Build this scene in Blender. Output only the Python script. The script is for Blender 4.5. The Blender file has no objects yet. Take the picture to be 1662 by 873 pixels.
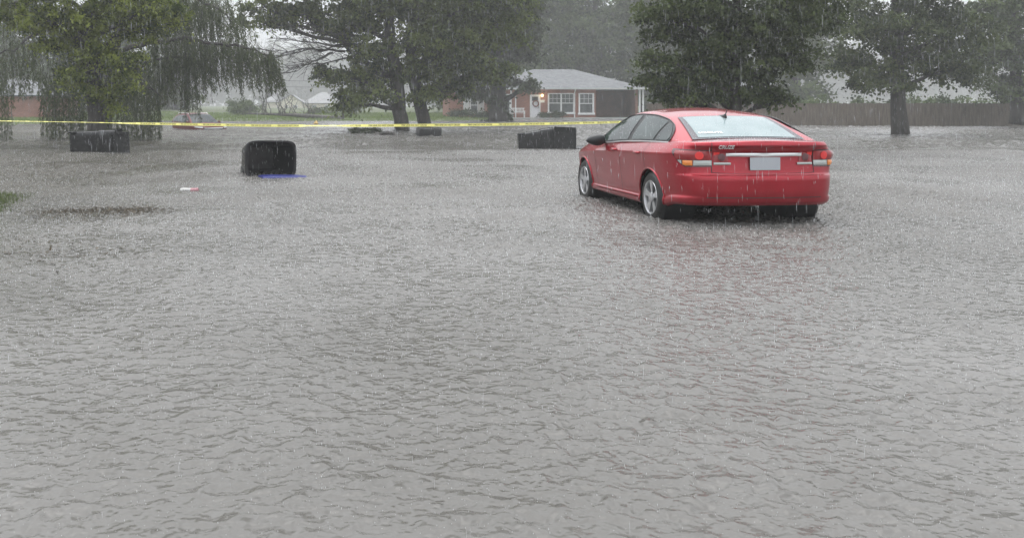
import bpy, bmesh, math, random
import numpy as np
from mathutils import Vector, Matrix, Euler
random.seed(7); RNG = np.random.default_rng(11)
S = bpy.context.scene; C = S.collection; R = math.radians

# ------------------------------------------------------------ camera, sky, sun, exposure
F, PX, PY, H = 1500.0, 600.0, 170.0, 1.44          # focal length in photo pixels, principal point, eye height above the water
W0, H0 = 1662.0, 873.0
cd = bpy.data.cameras.new('camera'); cam = bpy.data.objects.new('camera', cd); C.objects.link(cam)
cam.location = (0, 0, H); cam.rotation_euler = (R(90), 0, 0)
cd.sensor_fit = 'HORIZONTAL'; cd.sensor_width = 36; cd.lens = F / W0 * 36
cd.shift_x = (W0 / 2 - PX) / W0; cd.shift_y = -(H0 / 2 - PY) / W0
cd.clip_start = 0.1; cd.clip_end = 3000
S.camera = cam
wd = bpy.data.worlds.new('World'); S.world = wd; wd.use_nodes = True
wn, wl = wd.node_tree.nodes, wd.node_tree.links
sky = wn.new('ShaderNodeTexSky'); sky.sky_type = 'NISHITA'; sky.sun_disc = False
SUN_EL, SUN_AZ = 68, -30
sky.sun_elevation = R(SUN_EL); sky.sun_rotation = R(SUN_AZ); sky.dust_density = 6; sky.air_density = 1.0
hs = wn.new('ShaderNodeHueSaturation'); hs.inputs['Saturation'].default_value = 0.10
gm = wn.new('ShaderNodeMix'); gm.data_type = 'RGBA'; gm.inputs[0].default_value = 0.72     # a closed cloud deck evens the sky out
gm.inputs[7].default_value = (6.9, 7.2, 7.6, 1)
wl.new(sky.outputs[0], hs.inputs['Color']); wl.new(hs.outputs[0], gm.inputs[6]); 
tcw = wn.new('ShaderNodeTexCoord'); spw = wn.new('ShaderNodeSeparateXYZ'); mrw = wn.new('ShaderNodeMapRange'); mlw = wn.new('ShaderNodeMix'); mlw.data_type = 'RGBA'; mlw.blend_type = 'MULTIPLY'; mlw.inputs[0].default_value = 1; mlw.clamp_result = False
mrw.inputs[1].default_value = 0; mrw.inputs[2].default_value = 1; mrw.inputs[3].default_value = 1.0; mrw.inputs[4].default_value = 2.5      # an overcast sky is two to three times brighter overhead
wl.new(tcw.outputs['Generated'], spw.inputs[0]); wl.new(spw.outputs[2], mrw.inputs[0]); wl.new(gm.outputs[2], mlw.inputs[6]); wl.new(mrw.outputs[0], mlw.inputs[7]); wl.new(mlw.outputs[2], wn['Background'].inputs[0])
wn['Background'].inputs[1].default_value = 0.10
sl = bpy.data.lights.new('sun', 'SUN'); sl.energy = 0.7; sl.angle = R(40); sl.color = (1, .98, .95)
so = bpy.data.objects.new('sun', sl); C.objects.link(so)
so.rotation_euler = (R(90 - SUN_EL), 0, R(180 + SUN_AZ))
S.view_settings.view_transform = 'Standard'; S.view_settings.look = 'None'
S.view_settings.exposure = 0.55; S.view_settings.gamma = 1; S.view_settings.use_curve_mapping = False
S.cycles.max_bounces = 6; S.cycles.diffuse_bounces = 2; S.cycles.glossy_bounces = 3; S.cycles.transmission_bounces = 3
S.cycles.volume_bounces = 0; S.cycles.transparent_max_bounces = 12; S.cycles.use_denoising = True
S.cycles.caustics_reflective = False; S.cycles.caustics_refractive = False

# ------------------------------------------------------------ helpers
def at(px, py, D): return Vector(((px - PX) / F * D, D, H - (py - PY) / F * D))
def onwater(px, py): D = H * F / (py - PY); return Vector(((px - PX) / F * D, D, 0))

def mat(name, col=(.5, .5, .5), rough=.5, metal=0, spec=.5, coat=0, emit=None, es=1, alpha=None, trans=0):
    m = bpy.data.materials.new(name); m.use_nodes = True
    b = m.node_tree.nodes['Principled BSDF']
    b.inputs['Base Color'].default_value = (*col, 1); b.inputs['Roughness'].default_value = rough
    b.inputs['Metallic'].default_value = metal; b.inputs['Specular IOR Level'].default_value = spec
    b.inputs['Coat Weight'].default_value = coat; b.inputs['Coat Roughness'].default_value = .04
    if emit: b.inputs['Emission Color'].default_value = (*emit, 1); b.inputs['Emission Strength'].default_value = es
    if trans: b.inputs['Transmission Weight'].default_value = trans
    if alpha is not None: b.inputs['Alpha'].default_value = alpha
    return m
def bsdf(m): return m.node_tree.nodes['Principled BSDF']
def noisy(m, c1, c2, scale=5, detail=4, bump=0, bscale=None, dist=.02, stretch=None, lo=.35, hi=.65):
    """noise-mixed base colour and an optional bump, in object space"""
    n, l = m.node_tree.nodes, m.node_tree.links
    tc = n.new('ShaderNodeTexCoord'); src = tc.outputs['Object']
    if stretch:
        mp = n.new('ShaderNodeMapping'); mp.inputs['Scale'].default_value = stretch; l.new(src, mp.inputs[0]); src = mp.outputs[0]
    t = n.new('ShaderNodeTexNoise'); t.inputs['Scale'].default_value = scale; t.inputs['Detail'].default_value = detail; l.new(src, t.inputs['Vector'])
    r = n.new('ShaderNodeValToRGB'); r.color_ramp.elements[0].color = (*c1, 1); r.color_ramp.elements[1].color = (*c2, 1)
    r.color_ramp.elements[0].position = lo; r.color_ramp.elements[1].position = hi
    l.new(t.outputs['Fac'], r.inputs[0]); l.new(r.outputs[0], bsdf(m).inputs['Base Color'])
    if bump:
        t2 = n.new('ShaderNodeTexNoise'); t2.inputs['Scale'].default_value = bscale or scale * 4; t2.inputs['Detail'].default_value = 5; l.new(src, t2.inputs['Vector'])
        b = n.new('ShaderNodeBump'); b.inputs['Strength'].default_value = bump; b.inputs['Distance'].default_value = dist
        l.new(t2.outputs['Fac'], b.inputs['Height']); l.new(b.outputs[0], bsdf(m).inputs['Normal'])
    return m

def link(name, me, m=None, parent=None, smooth=False, loc=None):
    o = bpy.data.objects.new(name, me); C.objects.link(o)
    for k in (m if isinstance(m, (list, tuple)) else [m] if m else []): me.materials.append(k)
    if smooth: me.polygons.foreach_set('use_smooth', [True] * len(me.polygons))
    if parent is not None: o.parent = parent
    if loc is not None: o.location = loc
    return o
def npmesh(name, V, Fc, tone=None, mi=None):
    """mesh from arrays; Fc is (M,k)"""
    V = np.asarray(V, np.float32); Fc = np.asarray(Fc, np.int32); k = Fc.shape[1]
    me = bpy.data.meshes.new(name)
    me.vertices.add(len(V)); me.vertices.foreach_set('co', V.ravel())
    me.loops.add(Fc.size); me.loops.foreach_set('vertex_index', Fc.ravel())
    me.polygons.add(len(Fc)); me.polygons.foreach_set('loop_start', np.arange(0, Fc.size, k, dtype=np.int32))
    if mi is not None: me.polygons.foreach_set('material_index', np.asarray(mi, np.int32))
    if tone is not None:
        a = me.attributes.new('tone', 'FLOAT', 'POINT'); a.data.foreach_set('value', np.asarray(tone, np.float32))
    me.update(calc_edges=True); return me
def empty(name, loc=(0, 0, 0), rz=0, label=None, cat=None, group=None):
    o = bpy.data.objects.new(name, None); C.objects.link(o); o.location = loc; o.rotation_euler = (0, 0, rz); o.empty_display_size = .2
    return tag(o, label, cat, group)
def tag(o, label=None, cat=None, group=None, kind=None):
    if label: o['label'] = label
    if cat: o['category'] = cat
    if group: o['group'] = group
    if kind: o['kind'] = kind
    return o

class MB:
    """collects simple shapes into one mesh"""
    def __init__(s): s.v = []; s.f = []; s.mi = []
    def add(s, v, f, mi=0):
        n = len(s.v); s.v += [tuple(x) for x in v]; s.f += [tuple(i + n for i in q) for q in f]; s.mi += [mi] * len(f); return s
    def box(s, x0, x1, y0, y1, z0, z1, mi=0):
        v = [(x, y, z) for z in (z0, z1) for y in (y0, y1) for x in (x0, x1)]
        return s.add(v, [(0, 2, 3, 1), (4, 5, 7, 6), (0, 1, 5, 4), (2, 6, 7, 3), (0, 4, 6, 2), (1, 3, 7, 5)], mi)
    def tube(s, pts, rad, n=6, mi=0, cap=True):
        pts = [Vector(p) for p in pts]
        if not isinstance(rad, (list, tuple)): rad = [rad] * len(pts)
        v = []; up = Vector((.31, .22, .93))
        for i, p in enumerate(pts):
            t = (pts[min(i + 1, len(pts) - 1)] - pts[max(i - 1, 0)]).normalized()
            a = t.cross(up)
            if a.length < .05: a = t.cross(Vector((1, 0, 0)))
            a.normalize(); b = t.cross(a)
            for k in range(n):
                w = 2 * math.pi * k / n; v.append(p + (a * math.cos(w) + b * math.sin(w)) * rad[i])
        f = [(i * n + k, i * n + (k + 1) % n, (i + 1) * n + (k + 1) % n, (i + 1) * n + k) for i in range(len(pts) - 1) for k in range(n)]
        if cap: f += [tuple(range(n - 1, -1, -1)), tuple((len(pts) - 1) * n + k for k in range(n))]
        return s.add(v, f, mi)
    def lathe(s, prof, n=24, axis='y', c=(0, 0, 0), mi=0):
        v = []
        for r, h in prof:
            for k in range(n):
                w = 2 * math.pi * k / n; a, b = r * math.cos(w), r * math.sin(w)
                v.append((c[0] + a, c[1] + h, c[2] + b) if axis == 'y' else (c[0] + a, c[1] + b, c[2] + h) if axis == 'z' else (c[0] + h, c[1] + a, c[2] + b))
        f = [(i * n + k, i * n + (k + 1) % n, (i + 1) * n + (k + 1) % n, (i + 1) * n + k) for i in range(len(prof) - 1) for k in range(n)]
        return s.add(v, f, mi)
    def build(s, name, m, parent=None, smooth=False, bevel=0, loc=None):
        me = bpy.data.meshes.new(name); me.from_pydata(s.v, [], s.f); me.polygons.foreach_set('material_index', s.mi)
        bm = bmesh.new(); bm.from_mesh(me); bmesh.ops.recalc_face_normals(bm, faces=bm.faces); bm.to_mesh(me); bm.free(); me.update()
        o = link(name, me, m, parent, smooth, loc)
        if bevel:
            b = o.modifiers.new('bevel', 'BEVEL'); b.width = bevel; b.segments = 2; b.limit_method = 'ANGLE'; b.angle_limit = R(40)
        return o

def curve(xs, ys):
    """smooth interpolation through knots (monotone-limited Hermite), xs rising"""
    xs = np.array(xs, float); ys = np.array(ys, float); h = np.diff(xs); d = np.diff(ys) / h
    m = np.empty_like(ys); m[0] = d[0]; m[-1] = d[-1]
    for i in range(1, len(xs) - 1):
        m[i] = 0 if d[i - 1] * d[i] <= 0 else 2 * d[i - 1] * d[i] / (d[i - 1] + d[i])
    def f(x):
        x = np.clip(np.asarray(x, float), xs[0], xs[-1]); i = np.clip(np.searchsorted(xs, x) - 1, 0, len(h) - 1)
        t = (x - xs[i]) / h[i]
        return (2*t**3-3*t*t+1)*ys[i] + (t**3-2*t*t+t)*h[i]*m[i] + (-2*t**3+3*t*t)*ys[i+1] + (t**3-t*t)*h[i]*m[i+1]
    return f
def text_mesh(body, size, extrude=0.0, bold=0.0):
    c = bpy.data.curves.new('text', 'FONT'); c.body = body; c.size = size; c.align_x = 'CENTER'; c.align_y = 'CENTER'; c.extrude = extrude; c.offset = bold; c.resolution_u = 3
    o = bpy.data.objects.new('text', c); C.objects.link(o); bpy.context.view_layer.update()
    me = bpy.data.meshes.new_from_object(o.evaluated_get(bpy.context.evaluated_depsgraph_get()))
    bpy.data.objects.remove(o); bpy.data.curves.remove(c); return me
def mesh_vf(me): return [tuple(v.co) for v in me.vertices], [tuple(p.vertices) for p in me.polygons]

# ------------------------------------------------------------ materials
def leaf_mat(name, dark, light, rough=.55, transl=.35):
    m = bpy.data.materials.new(name); m.use_nodes = True; n, l = m.node_tree.nodes, m.node_tree.links
    b = bsdf(m); a = n.new('ShaderNodeAttribute'); a.attribute_name = 'tone'
    r = n.new('ShaderNodeValToRGB'); r.color_ramp.elements[0].color = (*dark, 1); r.color_ramp.elements[1].color = (*light, 1)
    l.new(a.outputs['Fac'], r.inputs[0]); l.new(r.outputs[0], b.inputs['Base Color'])
    b.inputs['Roughness'].default_value = rough; b.inputs['Specular IOR Level'].default_value = .22
    t = n.new('ShaderNodeBsdfTranslucent'); l.new(r.outputs[0], t.inputs[0])
    mx = n.new('ShaderNodeMixShader'); mx.inputs[0].default_value = transl
    l.new(b.outputs[0], mx.inputs[1]); l.new(t.outputs[0], mx.inputs[2]); l.new(mx.outputs[0], n['Material Output'].inputs[0])
    return m
def bark_mat(name, c1, c2): return noisy(mat(name, rough=.75), c1, c2, 6, 6, .8, 14, .04, (1, 1, .25))
M = dict(
    bark=bark_mat('wet_bark', (.018, .016, .014), (.055, .048, .042)),
    bark_pale=bark_mat('pale_bark', (.05, .047, .042), (.12, .11, .10)),
    leaf_maple=leaf_mat('maple_leaves', (.034, .048, .017), (.19, .235, .062)),
    leaf_bright=leaf_mat('yellow_green_leaves', (.034, .056, .010), (.29, .34, .06)),
    leaf_willow=leaf_mat('willow_leaves', (.042, .056, .026), (.14, .17, .072)),
    leaf_dark=leaf_mat('dark_leaves', (.026, .038, .017), (.125, .16, .055)),
    leaf_bg=leaf_mat('background_leaves', (.040, .060, .026), (.16, .21, .080)),
    leaf_ivy=leaf_mat('ivy_leaves', (.026, .036, .018), (.085, .105, .05)),
    grass=leaf_mat('grass_blades', (.09, .14, .035), (.21, .28, .08)),
)

# ------------------------------------------------------------ haze, terrain, water
WAVE_SLOPE = .31
hz = MB().box(-330, 520, -48, 700, -1.6, 60).build('haze', None)
hm = bpy.data.materials.new('rain_haze'); hm.use_nodes = True; hm.node_tree.nodes.clear()
ho = hm.node_tree.nodes.new('ShaderNodeOutputMaterial'); hv = hm.node_tree.nodes.new('ShaderNodeVolumePrincipled')
hv.inputs['Color'].default_value = (.99, .995, .98, 1); hv.inputs['Density'].default_value = 0.0018; hv.inputs['Anisotropy'].default_value = 0.0
hm.node_tree.links.new(hv.outputs[0], ho.inputs['Volume']); hz.data.materials.append(hm)
tag(hz, 'pale grey rain haze filling the air', None, None, 'stuff')

def sstep(a, b, x): t = np.clip((x - a) / (b - a), 0, 1); return t * t * (3 - 2 * t)
def shore(x): return 79.5 + 8.0 * sstep(5, 14, x) - 17 * sstep(-20, -27, x)
def ground_z(x, y):
    x = np.asarray(x, float); y = np.asarray(y, float); s = shore(x)
    z = -.38 + .38 * sstep(s - 22, s, y) + .16 * sstep(s, s + 4, y) + .5 * sstep(s + 4, s + 60, y)
    z = z + .05 * np.sin(x * .31 + y * .17) * np.sin(y * .23) * sstep(70, 40, y)
    cx, cy = x - 4.6, y - 13.4
    carpad = np.exp(-((cx / 3.2) ** 4 + (cy / 5.0) ** 4)); z = z * (1 - carpad) + -.065 * carpad
    z = z + .40 * np.exp(-(((x + 5.9) / 1.5) ** 2 + ((y - 13.6) / 2.9) ** 2)) + .10 * np.exp(-(((x + 4.9) / 2.6) ** 2 + ((y - 12.4) / .55) ** 2))
    return np.where(y < 40, np.minimum(z, -.03), z)
gx = np.concatenate([np.linspace(-325, -40, 18), np.linspace(-36, 36, 145), np.linspace(40, 515, 24)])
gy = np.concatenate([np.linspace(-44, 0, 10), np.linspace(.5, 30, 90), np.linspace(31, 110, 110), np.linspace(115, 695, 40)])
GX, GY = np.meshgrid(gx, gy); V = np.stack([GX, GY, ground_z(GX, GY)], -1).reshape(-1, 3)
nx = len(gx); ii = np.arange(len(gy) - 1)[:, None] * nx + np.arange(nx - 1)[None]
Fq = np.stack([ii, ii + 1, ii + nx + 1, ii + nx], -1).reshape(-1, 4)
gm_ = noisy(mat('lawn_soil', rough=.9), (.05, .06, .028), (.10, .125, .05), 1.3, 6, .6, 30, .03)
g = link('ground', npmesh('ground', V, Fq), gm_, smooth=True); tag(g, kind='structure')

def water_mat():
    m = bpy.data.materials.new('rain_beaten_water'); m.use_nodes = True; n, l = m.node_tree.nodes, m.node_tree.links
    b = bsdf(m); tc = n.new('ShaderNodeTexCoord'); P = tc.outputs['Object']
    def noise(sc, det, rough=.6, off=(0, 0, 0), st=(1, 1, 1)):
        mp = n.new('ShaderNodeMapping'); mp.inputs['Location'].default_value = off; mp.inputs['Scale'].default_value = st; l.new(P, mp.inputs[0])
        t = n.new('ShaderNodeTexNoise'); t.inputs['Scale'].default_value = sc; t.inputs['Detail'].default_value = det; t.inputs['Roughness'].default_value = rough
        l.new(mp.outputs[0], t.inputs['Vector']); return t.outputs['Fac']
    def mth(op, a, bb=None):
        q = n.new('ShaderNodeMath'); q.operation = op
        for i, x in enumerate((a, bb)):
            if x is None: continue
            if isinstance(x, (int, float)): q.inputs[i].default_value = x
            else: l.new(x, q.inputs[i])
        return q.outputs[0]
    def rings(sc, off, freq):
        mp = n.new('ShaderNodeMapping'); mp.inputs['Location'].default_value = off; l.new(P, mp.inputs[0])
        v = n.new('ShaderNodeTexVoronoi'); v.inputs['Scale'].default_value = sc; v.inputs['Randomness'].default_value = 1; l.new(mp.outputs[0], v.inputs['Vector'])
        sep = n.new('ShaderNodeSeparateColor'); l.new(v.outputs['Color'], sep.inputs[0])
        rc = mth('ADD', mth('MULTIPLY', sep.outputs[0], .30), .05); q = mth('DIVIDE', mth('SUBTRACT', v.outputs['Distance'], rc), .045)
        g1 = mth('POWER', 2.718, mth('MULTIPLY', mth('MULTIPLY', q, q), -1.0)); q2 = mth('DIVIDE', v.outputs['Distance'], .05); g2 = mth('POWER', 2.718, mth('MULTIPLY', mth('MULTIPLY', q2, q2), -1.0))
        return mth('MULTIPLY', mth('ADD', g1, mth('MULTIPLY', g2, 1.2)), mth('SUBTRACT', 1.15, mth('MULTIPLY', sep.outputs[0], .95)))
    h = mth('ADD', mth('MULTIPLY', noise(9, 2, .5), .45), mth('MULTIPLY', noise(24, 1, .5, (3, 1, 0)), .14))
    h = mth('ADD', h, mth('MULTIPLY', rings(3.4, (0, 0, 0), 0), .085))
    h = mth('ADD', h, mth('MULTIPLY', rings(5.0, (.37, .71, 0), 0), .065))
    h = mth('ADD', h, mth('MULTIPLY', noise(.9, 2), .5))
    bp = n.new('ShaderNodeBump'); bp.inputs['Strength'].default_value = 1.0; bp.inputs['Distance'].default_value = .07
    l.new(h, bp.inputs['Height']); l.new(bp.outputs[0], b.inputs['Normal'])
    r = n.new('ShaderNodeValToRGB'); r.color_ramp.elements[0].color = (.12, .114, .104, 1); r.color_ramp.elements[1].color = (.195, .188, .178, 1)
    r.color_ramp.elements[0].position = .3; r.color_ramp.elements[1].position = .7
    l.new(noise(.22, 4, .6, (5, 2, 0)), r.inputs[0]); l.new(r.outputs[0], b.inputs['Base Color'])
    b.inputs['Roughness'].default_value = .13; b.inputs['IOR'].default_value = 1.333; b.inputs['Specular IOR Level'].default_value = .5
    t = n.new('ShaderNodeBsdfTransparent'); t.inputs[0].default_value = (.75, .72, .62, 1)
    mx = n.new('ShaderNodeMixShader'); sx = n.new('ShaderNodeSeparateXYZ'); l.new(P, sx.inputs[0]); sr_ = n.new('ShaderNodeMapRange'); sr_.interpolation_type = 'SMOOTHSTEP'; sr_.inputs[1].default_value = -1.2; sr_.inputs[2].default_value = -6.0; sr_.inputs[3].default_value = .08; sr_.inputs[4].default_value = .5   # clearer and shallower over the left lawn; also stands in for dark reflections
    nb_ = mth('ADD', sx.outputs[0], mth('MULTIPLY', mth('SUBTRACT', noise(.5, 4, .6, (9, 4, 0)), .5), 5.0)); l.new(nb_, sr_.inputs[0]); l.new(sr_.outputs[0], mx.inputs[0])
    l.new(b.outputs[0], mx.inputs[1]); l.new(t.outputs[0], mx.inputs[2]); l.new(mx.outputs[0], n['Material Output'].inputs[0])
    return m
# the water is really choppy: wave fields of short waves, with dents and crowns where drops strike; coarser far off
def wave_patch(x0, x1, y0, y1, step, peak, long_, slope, drops, tx, tn, tf, near_left):
    x = np.arange(x0, x1 + step / 2, step); y = np.arange(y0, y1 + step / 2, step); nx_, ny_ = len(x), len(y)
    k = np.hypot(np.fft.fftfreq(nx_, step)[None], np.fft.fftfreq(ny_, step)[:, None]) + 1e-6
    sp = (np.exp(-((np.log(k / peak) / .60) ** 2)) + .12 * np.exp(-((np.log(k / long_) / .5) ** 2))) / k
    h = np.real(np.fft.ifft2(np.fft.fft2(RNG.normal(size=(ny_, nx_))) * sp)); h *= slope / np.hypot(*np.gradient(h, step)).mean(); h = np.where(h > 0, h * 1.25, h * .8)
    ix, iy = RNG.integers(3, nx_ - 3, drops), RNG.integers(3, ny_ - 3, drops); am = RNG.gamma(2, .0022, drops)
    for a in (-1, 0, 1):
        for b in (-1, 0, 1): np.add.at(h, (iy + b, ix + a), am * (1.0 if a == b == 0 else -.25))
    low = np.real(np.fft.ifft2(np.fft.fft2(RNG.normal(size=(ny_, nx_))) * np.exp(-((k / .45) ** 2)))); h *= np.clip(1 + .38 * low / low.std(), .3, 1.8)
    if near_left:                                                   # clean rings spreading from fresh strikes close by
        for _ in range(5200):
            cy_ = random.uniform(2.2, 13.5); cx_ = random.uniform(-.5, .8) * cy_; rr = random.uniform(.03, .19); a_ = .010 * (1.1 - rr / .2); m_ = int((rr + .09) / step) + 1
            i0, j0 = int((cy_ - y[0]) / step), int((cx_ - x[0]) / step)
            if i0 - m_ < 0 or j0 - m_ < 0 or i0 + m_ >= ny_ or j0 + m_ >= nx_: continue
            dd = np.hypot(y[i0 - m_:i0 + m_ + 1, None] - cy_, x[None, j0 - m_:j0 + m_ + 1] - cx_); sub = h[i0 - m_:i0 + m_ + 1, j0 - m_:j0 + m_ + 1]
            sub *= 1 - .40 * np.exp(-(dd / (rr + .02)) ** 4); sub += a_ * (np.exp(-((dd - rr) / .022) ** 2) - .5 * np.exp(-((dd - rr + .05) / .025) ** 2)) + .006 * np.exp(-(dd / .022) ** 2)
    h *= sstep(0, tx, x - x[0])[None] * sstep(0, tx, x[-1] - x)[None] * sstep(0, tf, y[-1] - y)[:, None] * sstep(0, tn, y - y[0])[:, None]
    XX, YY = np.meshgrid(x, y); ii = np.arange(ny_ - 1)[:, None] * nx_ + np.arange(nx_ - 1)[None]
    return np.stack([XX, YY, h], -1).reshape(-1, 3), np.stack([ii, ii + 1, ii + nx_ + 1, ii + nx_], -1).reshape(-1, 4), (x[0], x[-1], y[0], y[-1])
VA, FA, (xa, xb, ya, yb_) = wave_patch(-14.5, 21.0, 1.6, 30.0, .0225, 11.5, 1.8, WAVE_SLOPE, 70000, 1.2, .5, 1.0, True)
VB, FB, (xc_, xd, yc, yd) = wave_patch(-60.0, 56.0, 30.0, 91.0, .10, 2.4, .8, .15, 1000, 3, 1.0, 3, False); yc = yb_; VB[:, 1] += yb_ - 30.0; yd += yb_ - 30.0
hA = VA[:, 2].reshape(-1, int(round((xb - xa) / .0225)) + 1)
def water_h(x, y):
    return hA[np.clip(((np.asarray(y) - ya) / .0225).astype(int), 0, hA.shape[0] - 1), np.clip(((np.asarray(x) - xa) / .0225).astype(int), 0, hA.shape[1] - 1)]
ov = [(-322, -43, 0), (512, -43, 0), (512, 150, 0), (-322, 150, 0), (xa, ya, 0), (xb, ya, 0), (xb, yc, 0), (xd, yc, 0), (xd, yd, 0), (xc_, yd, 0), (xc_, yc, 0), (xa, yc, 0)]
of = [(0, 1, 5, 4), (1, 7, 6, 5), (1, 2, 8, 7), (2, 3, 9, 8), (3, 0, 10, 9), (0, 4, 11, 10)]
wo = link('flood_water', npmesh('flood_water', np.concatenate([VA, VB, np.array(ov)]), np.concatenate([FA, FB + len(VA), np.array(of) + len(VA) + len(VB)])), water_mat(), smooth=True); tag(wo, kind='structure')

# ------------------------------------------------------------ foliage and trees
def unit(a): return a / np.maximum(np.linalg.norm(a, axis=-1, keepdims=True), 1e-9)
def leaves(P, L, Wd, tone, droop=.5, spread=1.0, dirs=None):
    """one folded diamond per point: P (N,3), L length, Wd width"""
    N = len(P); L = np.asarray(L) * np.ones(N); Wd = np.asarray(Wd) * np.ones(N)
    d = RNG.normal(size=(N, 3)) if dirs is None else dirs + RNG.normal(size=(N, 3)) * .35
    d[:, 2] -= droop; d = unit(d)
    nrm = RNG.normal(size=(N, 3)) * spread; nrm[:, 2] += 1.0
    w = unit(np.cross(nrm, d)); u = unit(np.cross(d, w))
    a = P; c = P + d * L[:, None]; mid = P + d * (L * .45)[:, None] + u * (L * .06)[:, None]
    V = np.stack([a, mid + w * Wd[:, None] * .5, c, mid - w * Wd[:, None] * .5], 1).reshape(-1, 3)
    Fq = np.arange(4 * N).reshape(N, 4)
    return V, Fq, np.repeat(tone, 4)
DENS = 2.3
def clump_points(c, r, clump, per, flat=.45, shell=.55):
    """leaf positions gathered in clumps inside an ellipsoid"""
    vol = (r[0] * r[1] * r[2]) ** (1 / 3)
    n = max(5, int(2.9 * (vol / clump) ** 2.15))
    d = unit(RNG.normal(size=(n, 3))); rad = RNG.random(n) ** shell
    cc = np.array(c) + d * rad[:, None] * np.array(r)
    cr = clump * RNG.uniform(.6, 1.35, n); tone = np.clip(RNG.normal(.42, .27, n), 0, 1)
    k = RNG.poisson(per * DENS, n); idx = np.repeat(np.arange(n), k)
    o = RNG.normal(size=(len(idx), 3)) * .55; o[:, 2] *= flat
    o[:, 2] -= .35 * (o[:, 0] ** 2 + o[:, 1] ** 2)                 # sprays droop at their rim
    P = cc[idx] + o * cr[idx][:, None]
    t = np.clip(tone[idx] + RNG.normal(0, .16, len(idx)), 0, 1)
    return P, t, cc
def build_crown(parent, blobs, leaf, clump, per, m, name='crown', ratio=.62, flat=.45, droop=.5, shell=.55):
    Ps, ts, ccs = [], [], []
    for c, r in blobs:
        P, t, cc = clump_points(c, r, clump, per, flat, shell); Ps.append(P); ts.append(t); ccs.append((c, cc))
    P = np.concatenate(Ps); t = np.concatenate(ts)
    L = leaf * RNG.uniform(.65, 1.3, len(P))
    V, Fq, tt = leaves(P, L, L * ratio, t, droop)
    o = link(name, npmesh(name, V, Fq, tt), m, parent)
    return o, ccs
def bend(p, q, n, sag, jit):
    p, q = Vector(p), Vector(q); d = (q - p).length; pts = []
    for i in range(n + 1):
        t = i / n; w = p.lerp(q, t); k = 4 * t * (1 - t)
        w = w + Vector((random.gauss(0, 1), random.gauss(0, 1), random.gauss(0, 1))) * jit * d * min(k, .8) + Vector((0, 0, 1)) * sag * d * k
        pts.append(w)
    return pts
def branch(mb, p, q, r0, r1, sag=.06, jit=.02, n=7, sides=6):
    pts = bend(p, q, n, sag, jit); mb.tube(pts, [r0 + (r1 - r0) * i / n for i in range(n + 1)], sides); return pts
def PB(px, py, D, rx, rz, ry=None, dd=0):
    """an ellipsoid of foliage: centre seen at (px,py) at depth D, half-sizes rx,rz in photo pixels, ry metres deep"""
    s = (D + dd) / F; return (tuple(at(px, py, D + dd)), (rx * s, ry if ry else rx * s, rz * s))
def tree(name, label, stems, blobs, leaf, clump, per, m, bark='bark', group=None, twigs=True, cat='tree', **kw):
    """stems: list of (points, radii) in world space, the first point at the foot"""
    base = Vector(stems[0][0][0]); t = empty(name, base, 0, label, cat, group); off = base
    loc = lambda v: Vector(v) - off
    for pts, rad in stems:
        mb = MB()
        P = [loc(p) for p in pts]
        # finer, slightly wavering trunk
        Q, q = [], []
        for i in range(len(P) - 1):
            for k in range(3):
                u = k / 3; Q.append(P[i].lerp(P[i + 1], u) + Vector((random.gauss(0, 1), random.gauss(0, 1), 0)) * rad[i] * .06); q.append(rad[i] + (rad[i + 1] - rad[i]) * u)
        Q.append(P[-1]); q.append(rad[-1]); mb.tube(Q, q, 14)
        mine = blobs if len(stems) == 1 else [b for i, b in enumerate(blobs) if min(range(len(stems)), key=lambda j: (Vector(stems[j][0][-1]) - Vector(b[0])).length) == [s[0] for s in stems].index(pts)]
        for c, r in mine:
            c = loc(c)
            k = min(range(len(Q)), key=lambda i: abs(Q[i].z - (c.z - .45 * (Vector((c.x, c.y, 0)) - Vector((Q[i].x, Q[i].y, 0))).length)) + (9 if i < 3 else 0))
            r0 = max(.02, q[k] * .42); pts2 = branch(mb, Q[k], c, r0, r0 * .3, .05, .03)
            if twigs:
                for _ in range(7):
                    a = pts2[random.randint(3, 7)]; d = Vector((random.gauss(0, 1), random.gauss(0, 1), random.gauss(0, .6))).normalized()
                    branch(mb, a, c + Vector((d.x * r[0], d.y * r[1], d.z * r[2])) * .9, r0 * .28, .006, .03, .04, 5, 4)
        mb.build('trunk', M[bark], t, smooth=True)
    lb = [(tuple(loc(c)), r) for c, r in blobs]
    build_crown(t, lb, leaf, clump, per, m, **kw)
    return t

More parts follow.
